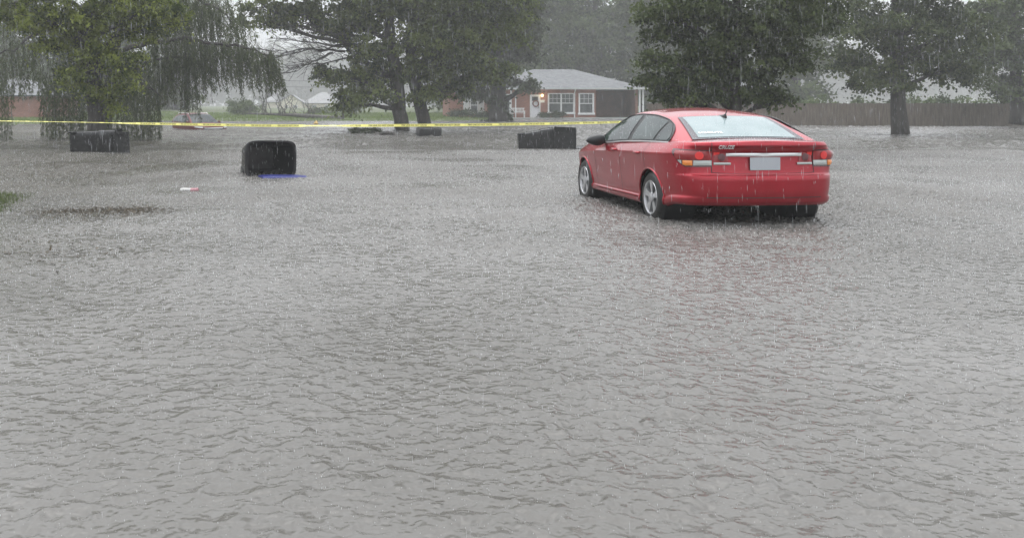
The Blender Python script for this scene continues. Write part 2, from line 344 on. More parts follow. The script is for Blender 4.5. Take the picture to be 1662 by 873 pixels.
# ------------------------------------------------------------ brick house across the flooded street
M['brick'] = mat('red_brick', rough=.8)
def brick_nodes(m, c1, c2, mortar):
    n, l = m.node_tree.nodes, m.node_tree.links
    tc = n.new('ShaderNodeTexCoord'); sp = n.new('ShaderNodeSeparateXYZ'); l.new(tc.outputs['Object'], sp.inputs[0])
    ad = n.new('ShaderNodeMath'); ad.operation = 'ADD'; l.new(sp.outputs[0], ad.inputs[0]); l.new(sp.outputs[1], ad.inputs[1])
    cb = n.new('ShaderNodeCombineXYZ'); l.new(ad.outputs[0], cb.inputs[0]); l.new(sp.outputs[2], cb.inputs[1])
    b = n.new('ShaderNodeTexBrick'); b.inputs['Scale'].default_value = 1; b.inputs['Brick Width'].default_value = .22; b.inputs['Row Height'].default_value = .075
    b.inputs['Mortar Size'].default_value = .007; b.inputs['Color1'].default_value = (*c1, 1); b.inputs['Color2'].default_value = (*c2, 1); b.inputs['Mortar'].default_value = (*mortar, 1); b.inputs['Bias'].default_value = 0
    l.new(cb.outputs[0], b.inputs['Vector'])
    t = n.new('ShaderNodeTexNoise'); t.inputs['Scale'].default_value = 1.1; t.inputs['Detail'].default_value = 5; l.new(tc.outputs['Object'], t.inputs['Vector'])
    x = n.new('ShaderNodeMix'); x.data_type = 'RGBA'; x.blend_type = 'MULTIPLY'; x.inputs[0].default_value = .7
    r = n.new('ShaderNodeValToRGB'); r.color_ramp.elements[0].color = (.55, .55, .55, 1); r.color_ramp.elements[0].position = .3; r.color_ramp.elements[1].position = .7
    l.new(t.outputs['Fac'], r.inputs[0]); l.new(b.outputs['Color'], x.inputs[6]); l.new(r.outputs[0], x.inputs[7]); l.new(x.outputs[2], bsdf(m).inputs['Base Color'])
brick_nodes(M['brick'], (.36, .135, .085), (.27, .095, .062), (.33, .28, .24))
M['shingle'] = noisy(mat('wet_shingles', rough=.55, spec=.3), (.09, .094, .10), (.16, .166, .174), 2.2, 6, .6, 16, .03, (1, 1, 3))
M['trim'] = noisy(mat('white_painted_trim', rough=.5), (.66, .67, .66), (.78, .79, .78), 2)
M['winglass'] = noisy(mat('dark_window_glass', rough=.06, spec=.6), (.045, .05, .052), (.12, .13, .13), .9, 3)
M['door_white'] = mat('white_door_paint', (.74, .74, .76), .4)
M['gutter'] = mat('gutter_paint', (.55, .56, .55), .45)
M['concrete'] = noisy(mat('wet_concrete', rough=.3), (.36, .36, .36), (.48, .48, .47), 2, 5, .2, 20)
M['dark'] = mat('dark_recess', (.03, .03, .03), .8)
M['lampglow'] = mat('porch_lamp_glow', (.9, .75, .45), .4, emit=(1, .74, .34), es=2.2)
M['black_metal'] = mat('black_metal', (.02, .02, .02), .4)
M['wreath'] = noisy(mat('dry_wreath_twigs', rough=.8), (.16, .08, .055), (.30, .12, .09), 14)
M['tan'] = mat('pale_sign_board', (.75, .74, .70), .5)

DH = 90.0; hs_ = DH / F
def hx(px, D=DH): return (px - PX) * D / F
def hz_(py, D=DH): return H - (py - PY) * D / F
def hip_roof(mb, x0, x1, y0, y1, ze, zr, over=.45, mi=0):
    x0 -= over; x1 += over; y0 -= over; y1 += over; d = (y1 - y0) / 2
    v = [(x0, y0, ze), (x1, y0, ze), (x1, y1, ze), (x0, y1, ze), (x0 + d, y0 + d, zr), (x1 - d, y0 + d, zr)]
    u = [(a, b, c - .10) for a, b, c in v[:4]]
    mb.add(v + u, [(0, 1, 5, 4), (1, 2, 5), (2, 3, 4, 5), (3, 0, 4), (0, 6, 7, 1), (1, 7, 8, 2), (2, 8, 9, 3), (3, 9, 6, 0), (6, 9, 8, 7)], mi)
def gable_roof(mb, x0, x1, y0, y1, ze, zr, over=.4, mi=0):
    """ridge runs front to back"""
    x0 -= over; x1 += over; y0 -= over; y1 += over; xm = (x0 + x1) / 2; t = .12
    v = [(x0, y0, ze), (xm, y0, zr), (x1, y0, ze), (x0, y1, ze), (xm, y1, zr), (x1, y1, ze)]; u = [(a, b, c - t) for a, b, c in v]
    mb.add(v + u, [(0, 1, 4, 3), (1, 2, 5, 4), (0, 6, 7, 1), (1, 7, 8, 2), (3, 4, 10, 9), (4, 5, 11, 10), (0, 3, 9, 6), (2, 8, 11, 5), (6, 9, 10, 7), (7, 10, 11, 8)], mi)
def window(parent, off, x0, x1, z0, z1, yf, sashes=1, grid=(3, 2), low_grid=False, frame='trim'):
    """frame, sashes with a top grid and panes; yf is the wall face"""
    o = Vector(off); fw = .10; f = MB(); 
    f.box(x0, x0 + fw, yf - .05, yf + .02, z0, z1).box(x1 - fw, x1, yf - .05, yf + .02, z0, z1).box(x0 + fw, x1 - fw, yf - .05, yf + .02, z1 - fw, z1)
    w = (x1 - x0 - 2 * fw) / sashes
    for k in range(sashes):
        a, b = x0 + fw + k * w, x0 + fw + (k + 1) * w
        if k: f.box(a - .07, a + .07, yf - .045, yf + .02, z0 + fw, z1 - fw)
        zm = (z0 + z1) / 2
        f.box(a, b, yf - .03, yf + .02, zm - .035, zm + .035)
        f.box(a, a + .05, yf - .025, yf + .018, z0 + fw, z1 - fw).box(b - .05, b, yf - .025, yf + .018, z0 + fw, z1 - fw)
        for i in range(1, grid[0]): xx = a + (b - a) * i / grid[0]; f.box(xx - .013, xx + .013, yf - .012, yf + .008, zm + .035, z1 - fw)
        for j in range(1, grid[1]): zz = zm + (z1 - fw - zm) * j / grid[1]; f.box(a + .05, b - .05, yf - .014, yf + .007, zz - .013, zz + .013)
    fo = f.build('window', M[frame], parent, loc=-o)
    MB().box(x0 - .06, x1 + .06, yf - .12, yf + .02, z0 - .09, z0 + .002 + fw).build('sill', M[frame], fo)
    MB().box(x0 + fw, x1 - fw, yf + .021, yf + .03, z0 + fw, z1 - fw).build('pane', M['winglass'], fo)
    return fo
def wall_with_holes(mb, x0, x1, y, t, z0, z1, holes, mi=0):
    """front wall slab with rectangular openings (sorted, not overlapping in x)"""
    x = x0
    for a, b, c, d in sorted(holes):
        mb.box(x, a, y, y + t, z0, z1, mi)
        if c > z0: mb.box(a, b, y, y + t, z0, c, mi)
        if d < z1: mb.box(a, b, y, y + t, d, z1, mi)
        x = b
    mb.box(x, x1, y, y + t, z0, z1, mi)
GZ = .15
hb = (hx(900), DH, GZ); house = empty('brick_house', hb, 0, 'single-storey red brick house with pale grey hip roof and a wreath on its white door', 'house'); ho_ = Vector(hb)
xl, xr = hx(790), hx(1041); ze = hz_(145); y0 = DH
wm = MB(); xc = hx(967)                                            # brick front runs to the recessed carport
W1 = (hx(889), hx(932.5), hz_(184), hz_(151.5)); W2 = (hx(939), hx(964), hz_(185), hz_(151.5)); DR = (hx(860), hx(877), GZ + .02, hz_(154)); W3 = (hx(812), hx(829), hz_(184), hz_(153))
WX = [(W3[0], W3[1], W3[2], W3[3]), (W1[0], W1[1], W1[2], W1[3]), (W2[0], W2[1], W2[2], W2[3])]
wall_with_holes(wm, xl, xc, y0, .25, GZ - .3, ze, [(a + .04, b - .04, c + .04, d - .04) for a, b, c, d in WX] + [DR])
wm.box(xl, xl + .25, y0 + .25, y0 + 10.6, GZ - .3, ze); wm.box(xc - .25, xc, y0 + .25, y0 + 6.0, GZ - .3, ze)
wm.box(xc, xr, y0 + 6.0, y0 + 6.25, GZ - .3, ze); wm.box(xr - .25, xr, y0 + 1.2, y0 + 5.998, GZ - .3, ze - .035); wm.box(xr - .25, xr, y0 + 6.25, y0 + 10.6, GZ - .3, ze); wm.box(xl, xr, y0 + 10.6, y0 + 10.85, GZ - .3, ze)
wm.build('wall', M['brick'], house, loc=-ho_)
MB().box(xl + .3, xc - .3, y0 + 1.2, y0 + 1.25, GZ, ze - .05).build('room_back', M['dark'], house, loc=-ho_)
rm = MB(); hip_roof(rm, xl, xr, y0, y0 + 10.85, ze + .12, hz_(113, DH + 5.4)); ro = rm.build('roof', M['shingle'], house, loc=-ho_)
MB().tube([(hx(872), y0 + 7, hz_(121, DH + 7) - .6), (hx(872), y0 + 7, hz_(113, DH + 7))], .06, 8).build('vent_pipe', M['gutter'], ro)
MB().box(xl - .5, xr + .5, y0 - .58, y0 - .46, ze - .04, ze + .11).build('gutter', M['gutter'], house, loc=-ho_)
MB().box(xl - .4, xr + .4, y0 - .45, y0 + 6.1, ze - .03, ze).build('soffit', M['trim'], house, loc=-ho_)
window(house, ho_, *W1, y0, 2); window(house, ho_, *W2, y0, 1); window(house, ho_, *W3, y0, 1)
MB().tube([(hx(932.5), y0 - .5, ze), (hx(932), y0 - .16, ze - .35), (hx(932), y0 - .16, GZ)], .055, 8).build('downspout', M['trim'], house, loc=-ho_)
for px in (1038, 1043.5): MB().box(hx(px) - .07, hx(px) + .07, y0 - .1, y0 + .04, GZ - .2, ze - .03).build('porch_post', M['trim'], house, loc=-ho_)
for px in (828.5, 836): MB().box(hx(px) - .05, hx(px) + .05, y0 - .42, y0 - .32, GZ - .2, ze - .03).build('porch_post', M['trim'], house, loc=-ho_)
da, db, dc, dd_ = DR; df = MB().box(da, da + .12, y0 - .04, y0 + .2, dc, dd_).box(db - .12, db, y0 - .04, y0 + .2, dc, dd_).box(da + .12, db - .12, y0 - .04, y0 + .2, dd_ - .12, dd_).build('door_frame', M['trim'], house, loc=-ho_)
dm = MB().box(da + .12, db - .12, y0 + .06, y0 + .11, dc, dd_ - .12)
for zz in (.25, .85): dm.box(da + .24, (da + db) / 2 - .04, y0 + .05, y0 + .065, dc + zz, dc + zz + .5).box((da + db) / 2 + .04, db - .24, y0 + .05, y0 + .065, dc + zz, dc + zz + .5)
do = dm.build('door', M['door_white'], house, loc=-ho_)
MB().box(da + .22, db - .22, y0 + .045, y0 + .064, dd_ - .62, dd_ - .2).build('pane', M['winglass'], do)
MB().lathe([(.0, 0), (.035, .0), (.035, .05), (0, .055)], 10, 'y', (db - .19, y0 + .01, dc + 1.0)).build('handle', M['black_metal'], do)
# wreath on the door, lamp beside it, house sign
wb = MB(); 
for k in range(40):
    a = k / 40 * 6.283; r = .27 + random.uniform(-.03, .03); c = Vector((math.cos(a) * r, random.uniform(-.03, .03), math.sin(a) * r)); t = Vector((-math.sin(a), random.uniform(-.3, .3), math.cos(a))) * .11
    wb.tube([c - t, c + t], .035, 5)
wr = wb.build('wreath', M['wreath'], None, smooth=True, loc=(hx(869.5), y0 - .03, hz_(168.5))); tag(wr, 'round reddish brown wreath hanging on the white front door', 'wreath')
lampo = empty('porch_lamp', (hx(879.5), y0, hz_(155)), 0, 'lit yellow porch lamp on the brick beside the front door', 'lamp')
MB().box(-.06, .06, -.03, 0, -.12, .12).tube([(0, -.02, .08), (0, -.14, .13)], .015, 6).build('bracket', M['black_metal'], lampo)
MB().lathe([(.03, -.15), (.11, -.1), (.13, .06), (.10, .11), (.02, .13)], 12, 'z', (0, -.16, -.02)).build('lamp_shade', M['lampglow'], lampo, smooth=True)
pl = bpy.data.lights.new('porch_light', 'POINT'); pl.energy = 5; pl.color = (1, .7, .35); pl.shadow_soft_size = .12
plo = bpy.data.objects.new('porch_light', pl); C.objects.link(plo); plo.parent = lampo; plo.location = (0, -.42, -.05)
sg = MB().box(-.25, .25, -.03, 0, -.11, .11).box(-.29, .29, -.04, .0, .11, .15).build('house_sign', M['tan'], None, loc=(hx(879.5), y0 - .003, hz_(165))); tag(sg, 'small white board on the brick under the porch lamp', 'sign')
pw = MB().box(hx(800), hx(1052), DH - 2.1, DH - .005, GZ - .4, GZ + .03).build('flood_edge_slab', M['concrete']); tag(pw, kind='structure')  # added pale slab, stands in for light grey water up to the wall

# left wing, set back
wx0, wx1 = hx(728, DH + 2), hx(790); wing = empty('brick_house_wing', ((wx0 + wx1) / 2, DH + 2, GZ), 0, 'low brick wing with white shuttered window behind the ivy tree', 'house'); wo_ = Vector(wing.location)
wz = hz_(150, DH + 2); wmb = MB(); WA = (hx(762, DH + 2), hx(777, DH + 2), hz_(184, DH + 2), hz_(158, DH + 2))
wall_with_holes(wmb, wx0, wx1 - .02, DH + 2, .25, GZ - .3, wz, [(WA[0] + .04, WA[1] - .04, WA[2] + .04, WA[3] - .04)]); wmb.box(wx0, wx0 + .25, DH + 2.25, DH + 9, GZ - .3, wz).box(wx0, wx1, DH + 9, DH + 9.25, GZ - .3, wz)
wmb.build('wall', M['brick'], wing, loc=-wo_); MB().box(wx0 + .3, wx1 - .1, DH + 3, DH + 3.05, GZ, wz - .05).build('room_back', M['dark'], wing, loc=-wo_)
window(wing, wo_, *WA, DH + 2, 1)
for a, b in ((WA[0] - .62, WA[0] - .03), (WA[1] + .03, WA[1] + .62)):
    sh = MB().box(a, b, DH + 1.95, DH + 1.998, WA[2], WA[3])
    for k in range(12): zz = WA[2] + .12 + k * (WA[3] - WA[2] - .24) / 12; sh.box(a + .07, b - .07, DH + 1.93, DH + 1.952, zz, zz + .06)
    sh.build('shutter', M['trim'], wing, loc=-wo_)
rm = MB(); hip_roof(rm, wx0, wx1 - .46, DH + 2, DH + 9.2, wz + .1, wz + 1.3); rm.build('roof', M['shingle'], wing, loc=-wo_)

# bench on the porch: white slatted back and seat
bn = empty('porch_bench', (hx(841.5, DH - 1.1), DH - 1.1, GZ + .03), 0, 'white slatted garden bench on the porch beside the white posts', 'bench')
sb = MB(); 
for k in range(4): sb.box(-.62, .62, -.25 + k * .12, -.16 + k * .12, .42, .45)
sb.build('seat', M['trim'], bn)
bk = MB().box(-.62, .62, .24, .28, .86, .93).box(-.62, .62, .24, .28, .52, .57)
for k in range(9): bk.box(-.58 + k * .135, -.52 + k * .135, .245, .275, .57, .86)
bk.build('backrest', M['trim'], bn)
for x in (-.58, .54):
    MB().box(x, x + .05, -.25, -.2, 0, .42).build('leg', M['trim'], bn); MB().box(x, x + .05, .225, .275, 0, .52).build('leg', M['trim'], bn)
    MB().box(x, x + .05, -.26, .24, .62, .66).box(x, x + .05, -.26, -.21, .45, .62).build('armrest', M['trim'], bn)

# far left brick house, hazy
D2 = 82.0
hl = empty('brick_house', (hx(20, D2), D2, .05), 0, 'red brick house half hidden behind the willow strands', 'house'); hlo = Vector(hl.location)
a, b = hx(-70, D2), hx(78, D2); zz = hz_(157, D2); mb = MB(); W4 = (hx(-30, D2), hx(-5, D2), hz_(188, D2), hz_(166, D2)); W5 = (hx(36, D2), hx(52, D2), hz_(187, D2), hz_(166, D2))
wall_with_holes(mb, a, b, D2, .25, -.1, zz, [(W4[0] + .04, W4[1] - .04, W4[2] + .04, W4[3] - .04)]); mb.box(b - .25, b, D2 + .25, D2 + 8, -.1, zz).box(a, a + .25, D2 + .25, D2 + 8, -.1, zz).box(a, b, D2 + 8, D2 + 8.25, -.1, zz)
mb.build('wall', M['brick'], hl, loc=-hlo); MB().box(a + .3, b - .3, D2 + 1, D2 + 1.05, 0, zz - .05).build('room_back', M['dark'], hl, loc=-hlo)
window(hl, hlo, *W4, D2, 2)
rm = MB(); hip_roof(rm, a, b, D2, D2 + 8.2, zz + .12, zz + 1.9); rm.build('roof', M['shingle'], hl, loc=-hlo)
mb = MB().box(hx(-90, D2 - 5), hx(95, D2 - 5), D2 - 6, D2 - 2, -.3, .16).build('driveway', M['concrete']); tag(mb, kind='structure')

# pale house far behind the fallen tree
D3 = 210.0
hp = empty('pale_house', (hx(480, D3), D3, .3), 0, 'pale cream gabled house faint in the rain behind the fallen tree', 'house'); hpo = Vector(hp.location)
M['cream'] = noisy(mat('cream_siding', rough=.6), (.62, .58, .46), (.72, .68, .56), 3, 2, .3, 1, .02, (0, 0, 7)); M['pale_roof'] = noisy(mat('pale_wet_roof', rough=.4), (.12, .124, .13), (.17, .174, .18), 1.5)
a, b = hx(455, D3), hx(490, D3); zz = hz_(166, D3); zt = hz_(153, D3); mb = MB()
mb.box(a, b, D3, D3 + 8, 0, zz); xm = (a + b) / 2; mb.add([(a, D3, zz), (b, D3, zz), (xm, D3, zt - .1), (a, D3 + .2, zz), (b, D3 + .2, zz), (xm, D3 + .2, zt - .1)], [(0, 1, 2), (3, 5, 4)])
mb.box(b + .02, hx(545, D3), D3 + 2, D3 + 9, 0, hz_(168, D3)); mb.box(hx(430, D3), a - .02, D3 + 3, D3 + 9, 0, hz_(166, D3)); mb.build('wall', M['cream'], hp, loc=-hpo)
mb = MB(); gable_roof(mb, a, b, D3 - .1, D3 + 8, zz, zt, .3); hip_roof(mb, b + .4, hx(552, D3), D3 + 2, D3 + 9, hz_(168, D3) + .05, hz_(150, D3 + 5)); hip_roof(mb, hx(425, D3), a - .4, D3 + 3, D3 + 9, hz_(166, D3) + .05, hz_(151, D3 + 5)); mb.build('roof', M['pale_roof'], hp, loc=-hpo)
for p0, p1 in ((462, 468), (476, 483), (505, 513), (526, 534)):
    yy = D3 if p1 < 490 else D3 + 2; window(hp, hpo, hx(p0, D3), hx(p1, D3), hz_(183, D3), hz_(171, D3), yy - .03, 1, (2, 2))

# brown board fence at the right, behind the parked car
M['board'] = noisy(mat('wet_fence_boards', rough=.6), (.085, .065, .05), (.16, .13, .10), 2, 5, .5, 8, .02, (6, 6, .6))
fx0, fx1, FD = hx(1052, 62), hx(1720, 62), 62.0
fe = empty('board_fence', (fx0, FD, -.2), 0, 'long brown wooden board fence behind the red car', 'fence'); n = int((fx1 - fx0) / .152); mb = MB()
for k in range(n):
    h = 1.72 + random.uniform(-.02, .02); mb.box(k * .152, k * .152 + .143, random.uniform(-.006, .006), .02, .05, h)
mb.build('board_panel', M['board'], fe)
for k in range(0, n, 16): MB().box(k * .152 - .05, k * .152 + .05, .06, .16, -.2, 1.75).build('post', M['board'], fe)
MB().box(0, n * .152, .021, .058, .4, .49).box(0, n * .152, .021, .058, 1.35, 1.44).build('rail', M['board'], fe)

# ------------------------------------------------------------ far woods, utility pole and wires
M['woods'] = leaf_mat('hazed_far_leaves', (.09, .11, .08), (.17, .19, .14), transl=.3)  # leaf colours paled and greyed to carry part of the haze
Ps, Ts = [], []
for x in np.arange(-300, 495, 10):
    for row, (yb, hh) in enumerate(((420, 24), (510, 32), (610, 42))):
        c = (x + RNG.uniform(-3, 3), yb + RNG.uniform(-12, 12), 0); h = hh * RNG.uniform(.75, 1.2)
        N = 520; d = unit(RNG.normal(size=(N, 3))); P = d * (RNG.random(N) ** .4)[:, None] * np.array((8.5, 6, h * .5)) + np.array((c[0], c[1], h * .52)); P = P[P[:, 2] > .2]
        q = RNG.normal(size=(max(3, N // 30), 3)) * np.array((5, 4, h * .3)) + np.array((c[0], c[1], h * .6))
        Ps.append(P); Ts.append(np.clip(RNG.normal(.4, .15) + RNG.normal(0, .2, len(P)), 0, 1))
P = np.concatenate(Ps); t = np.concatenate(Ts); L = RNG.uniform(1.7, 3.6, len(P)); V, Fq, tt = leaves(P, L, L * .8, t, .4)
tag(link('far_woods', npmesh('far_woods', V, Fq, tt), M['woods']), 'hazy far woods closing the view', None, None, 'stuff')

M['pole_wood'] = noisy(mat('grey_pole_wood', rough=.8), (.12, .11, .10), (.2, .19, .17), 4)
up = empty('utility_pole', at(432, 186, 175), 0, 'thin grey utility pole with a crossarm left of the pale house', 'utility pole')
MB().tube([(0, 0, -.6), (0, 0, 4), (0, 0, 12.2)], [.17, .16, .12], 10).build('pole', M['pole_wood'], up, smooth=True)
MB().box(-1.3, 1.3, -.07, .07, 11.1, 11.28).build('crossarm', M['pole_wood'], up)
for k, (y0_, y1_, z0_) in enumerate(((131, 124, 0), (141, 133, 0))):
    pts = []
    for i in range(25):
        u = i / 24; px = 432 + u * 480; py = y0_ + (y1_ - y0_) * u + 4.5 * math.sin(u * math.pi); pts.append(at(px, py, 175 + 30 * u))
    w = MB().tube(pts, .042, 5).build('power_line', M['black_metal']); tag(w, ['upper thin dark wire strung from the utility pole', 'lower thin dark wire strung from the utility pole'][k], 'power line', 'wires on the utility pole')

# ------------------------------------------------------------ trees
def stem(pix, D, rad):
    """trunk path from photo points at depth D, radii in photo pixels"""
    return [tuple(at(x, y, D)) for x, y in pix], [r * D / F for r in rad]
# left tree with yellow-green leaves
D = 33.0
b = [PB(*q) for q in ((158, 142, D, 48, 22, 1.1), (200, 132, D, 30, 22, .8, -.5), (120, 118, D, 38, 20, .9, -.6), (205, 98, D, 38, 22, .9, -.4), (150, 88, D, 55, 30, 1.4), (95, 70, D, 45, 24, 1.2, .3), (235, 40, D, 50, 26, 1.2, .2),
     (278, 16, D, 34, 24, 1.0), (60, 30, D, 60, 30, 1.4), (150, 30, D, 80, 34, 1.8), (0, 12, D, 55, 24, 1.4, .4), (215, -10, D, 80, 34, 1.8), (70, -40, D, 90, 40, 2.0), (160, -80, D, 100, 50, 2.4), (-45, -10, D, 45, 30, 1.2, .6), (185, 168, D, 16, 9, .5, -.3))]
tree('maple_tree', 'leafy tree with yellow-green leaves and dark trunk behind the left trash bin', [stem([(158, 244), (156, 190), (153, 140), (150, 60), (150, -60)], D, [17, 13.5, 12, 10, 5])], b, .125, .30, 34, M['leaf_bright'], ratio=.6)
# centre pair of maples
D = 50.0
bA = [PB(*q) for q in ((600, 150, D, 55, 16, 1.6, -.5), (575, 172, D, 32, 9, .9, -.6), (548, 122, D, 36, 14, 1.1, -.4), (600, 118, D, 60, 20, 1.7), (600, 80, D, 55, 24, 1.8, -.5), (570, 40, D, 70, 26, 2.2), (500, 18, D, 65, 20, 1.8), (430, 12, D, 42, 16, 1.3, -.4),
      (418, 34, D, 30, 9, .9, -.5), (470, 40, D, 34, 9, 1.0), (620, 10, D, 90, 34, 2.8), (560, -45, D, 110, 40, 3.2), (460, -30, D, 80, 26, 2.4), (640, -100, D, 120, 50, 3.6), (525, 112, D, 20, 8, .7))]
tree('maple_tree', 'big maple whose low boughs reach left, nearer the floating branch', [stem([(653, 216), (649, 180), (643, 130), (634, 70), (628, -60)], D, [12.5, 11.5, 11, 9, 4.5])], bA, .20, .48, 40, M['leaf_maple'], ratio=.66, flat=.38)
D = 51.0
bB = [PB(*q) for q in ((700, 152, D, 45, 13, 1.4, -.5), (735, 140, D, 40, 18, 1.4, -.2), (680, 110, D, 55, 26, 1.9, -.7), (745, 100, D, 60, 30, 2.2, -.3), (690, 60, D, 65, 32, 2.4, -.6), (770, 55, D, 65, 34, 2.4), (830, 40, D, 36, 32, 1.6), (720, 5, D, 90, 34, 3.0), (820, -15, D, 60, 36, 2.4), (760, -70, D, 120, 50, 3.6), (800, 110, D, 40, 24, 1.6, .2))]
tree('maple_tree', 'big maple with a leaning trunk beside the half sunken bin', [stem([(692, 216), (684, 178), (672, 130), (665, 70), (690, -60)], D, [11.5, 10.5, 10.5, 9, 4.5])], bB, .20, .48, 40, M['leaf_maple'], ratio=.66, flat=.38)
# dead bare boughs low on the left maple
db = MB(); D = 49.5
for (x0, y0_, x1, y1_) in ((625, 72, 442, 96), (620, 80, 470, 112), (600, 84, 450, 62), (560, 84, 440, 84), (590, 60, 480, 44), (540, 86, 482, 116)):
    p = branch(db, at(x0, y0_, D), at(x1, y1_, D - 1.5), .075, .012, random.uniform(-.02, .04), .015, 9, 6)
    for k in range(2, 10):
        for _ in range(3):
            d = Vector((-random.uniform(.3, 1.3), random.gauss(0, .4), random.gauss(0, .42))); q = branch(db, p[k], p[k] + d, .018, .006, .02, .05, 4, 4)
            for _ in range(2): d2 = Vector((-random.uniform(.1, .5), random.gauss(0, .2), random.gauss(0, .3))); branch(db, q[random.randint(1, 3)], q[3] + d2, .010, .004, 0, .06, 3, 3)
tw = [o for o in C.objects if o.name.startswith('maple_tree')][1]
db.build('dead_branch', M['bark'], tw, smooth=True, loc=-Vector(tw.location))
# ivy-clad tree in front of the house
D = 78.0
bI = [PB(*q) for q in ((810, 190, D, 17, 9, .8), (808, 178, D, 15, 14, .8), (807, 162, D, 14, 14, .8), (808, 143, D, 16, 14, .9), (800, 120, D, 45, 20, 2.2), (838, 132, D, 32, 9, 1.3, -1), (862, 140, D, 16, 5, .7, -1.2), (775, 150, D, 30, 12, 1.4, -.6), (810, 90, D, 55, 26, 2.6), (850, 75, D, 30, 20, 1.8), (815, 50, D, 60, 30, 3.0), (855, 30, D, 36, 26, 2), (820, 0, D, 70, 36, 3.4), (812, -50, D, 80, 40, 3.6))]
tree('ivy_tree', 'tree with its trunk wrapped thickly in ivy in front of the brick house', [stem([(809, 199), (808, 170), (808, 120), (812, 40), (815, -40)], D, [17, 13, 11, 8, 4])], bI, .27, .55, 36, M['leaf_ivy'], ratio=.75, flat=.5)
# dark tree at the right
D = 27.0
bR = [PB(*q) for q in ((1085, 138, D, 38, 16, .9, -.4), (1120, 120, D, 50, 26, 1.2), (1065, 95, D, 34, 18, .8, -.5), (1150, 75, D, 60, 34, 1.4), (1080, 55, D, 34, 16, .8, .3), (1060, 18, D, 38, 18, 1.0, -.3), (1130, 20, D, 70, 34, 1.7), (1200, 110, D, 60, 34, 1.5), (1215, 40, D, 80, 44, 2.0), (1165, 150, D, 50, 12, 1.0, -.3), (1240, 145, D, 44, 16, 1.0), (1280, 95, D, 46, 30, 1.3), (1300, 30, D, 60, 36, 1.6),
     (1060, 128, D, 26, 12, .7, -.3), (1135, 152, D, 40, 10, .8, .3), (1205, 158, D, 40, 9, .8, .2), (1090, 160, D, 34, 8, .7, .4), (1265, 160, D, 30, 8, .8), (1110, -40, D, 80, 36, 2.0), (1220, -60, D, 110, 50, 2.6), (1330, -20, D, 50, 36, 1.6), (1100, 158, D, 26, 7, .6, -.5), (1185, 205, D, 1, 1, .02))][:-1]
tree('broad_tree', 'dense dark green tree above the red car', [stem([(1195, 256), (1194, 200), (1190, 140), (1195, 60), (1200, -70)], D, [15, 12, 11, 9, 4])], bR, .115, .27, 34, M['leaf_dark'], ratio=.62)
# further trees on the right of the car
D = 44.0
bS = [PB(*q) for q in ((1430, 130, D, 60, 26, 1.8), (1380, 95, D, 55, 28, 1.7), (1480, 90, D, 60, 34, 2), (1420, 40, D, 90, 40, 2.6), (1500, 30, D, 70, 40, 2.3), (1440, -40, D, 110, 50, 3.2), (1550, 110, D, 50, 30, 1.7), (1560, 50, D, 60, 36, 2))]
tree('broad_tree', 'grey-green tree rising over the board fence right of the red car', [stem([(1462, 221), (1458, 170), (1455, 100), (1455, 0), (1450, -60)], D, [14, 11, 10, 7, 3])], bS, .18, .42, 34, M['leaf_dark'], ratio=.62)
D = 58.0
bS = [PB(*q) for q in ((1640, 140, D, 60, 26, 2), (1600, 90, D, 60, 36, 2.4), (1670, 70, D, 70, 40, 2.6), (1630, 10, D, 100, 46, 3.4), (1650, -60, D, 90, 46, 3.2), (1720, 120, D, 50, 36, 2.2))]
tree('broad_tree', 'hazy rounded tree farthest right by the board fence', [stem([(1652, 202), (1650, 150), (1648, 60), (1645, -60)], D, [11, 9, 7, 3])], bS, .22, .5, 34, M['leaf_bg'], ratio=.65)
# tall trees behind the house
for i, (px, D, w, lab) in enumerate((px_, D_ * 1.06, w_, l_) for px_, D_, w_, l_ in ((880, 112, 66, 'tall hazy tree behind the left end of the grey hip roof'), (965, 118, 72, 'broad hazy tree rising behind the middle of the grey hip roof'), (1045, 108, 60, 'hazy tree behind the right end of the grey hip roof'), (1130, 112, 70, 'hazy tree standing beyond the board fence behind the red car'), (1290, 96, 80, 'hazy round tree beyond the fence in the gap right of the red car'), (735, 108, 60, 'hazy tree behind the shuttered brick wing'))):
    k = w / 70
    q = [(px, 150, D, w * .7, 24), (px - 20 * k, 110, D, w * .8, 30), (px + 24 * k, 95, D, w * .75, 32, None, -1), (px - 10, 60, D, w, 34), (px + 30 * k, 40, D, w * .7, 32), (px - 30 * k, 20, D, w * .75, 34, None, 1), (px, -15, D, w, 40), (px + 10, -70, D, w * .8, 44)]
    if i == 2: q = q[:5] + q[5:7]
    tree('tall_tree', lab, [stem([(px, 186), (px + 3, 120), (px, 40), (px + 4, -70)], D, [8, 6, 5, 2])], [PB(*z) for z in q], .48, 1.1, 30, M['leaf_bg'], group='tall trees behind the brick house', ratio=.7, twigs=False)
# hazy trees behind the willow
for i, (px, D, w, top, lab) in enumerate((px_, D_ * 1.28, w_, t_, l_) for px_, D_, w_, t_, l_ in ((20, 96, 60, -60, 'hazy tree behind the far left brick house'), (105, 88, 46, 30, 'hazy tree to the right of the half hidden brick house'), (190, 92, 55, -30, 'hazy grey tree behind the yellow-green tree'), (285, 104, 50, 20, 'hazy tree behind the flooded dark red car'))):
    q = [(px, 160, D, w * .9, 22), (px - 14, 125, D, w, 28), (px + 16, 100, D, w * .9, 30)] + [(px + 20 * math.sin(j), y, D, w * .9, 34) for j, y in enumerate(range(70, top, -40))]
    tree('broad_tree', lab, [stem([(px, 190), (px + 2, 120), (px, top + 20)], D, [7, 5, 2])], [PB(*z) for z in q], .46, 1.1, 30, M['leaf_bg'], group='hazy trees behind the willow', ratio=.7, twigs=False)

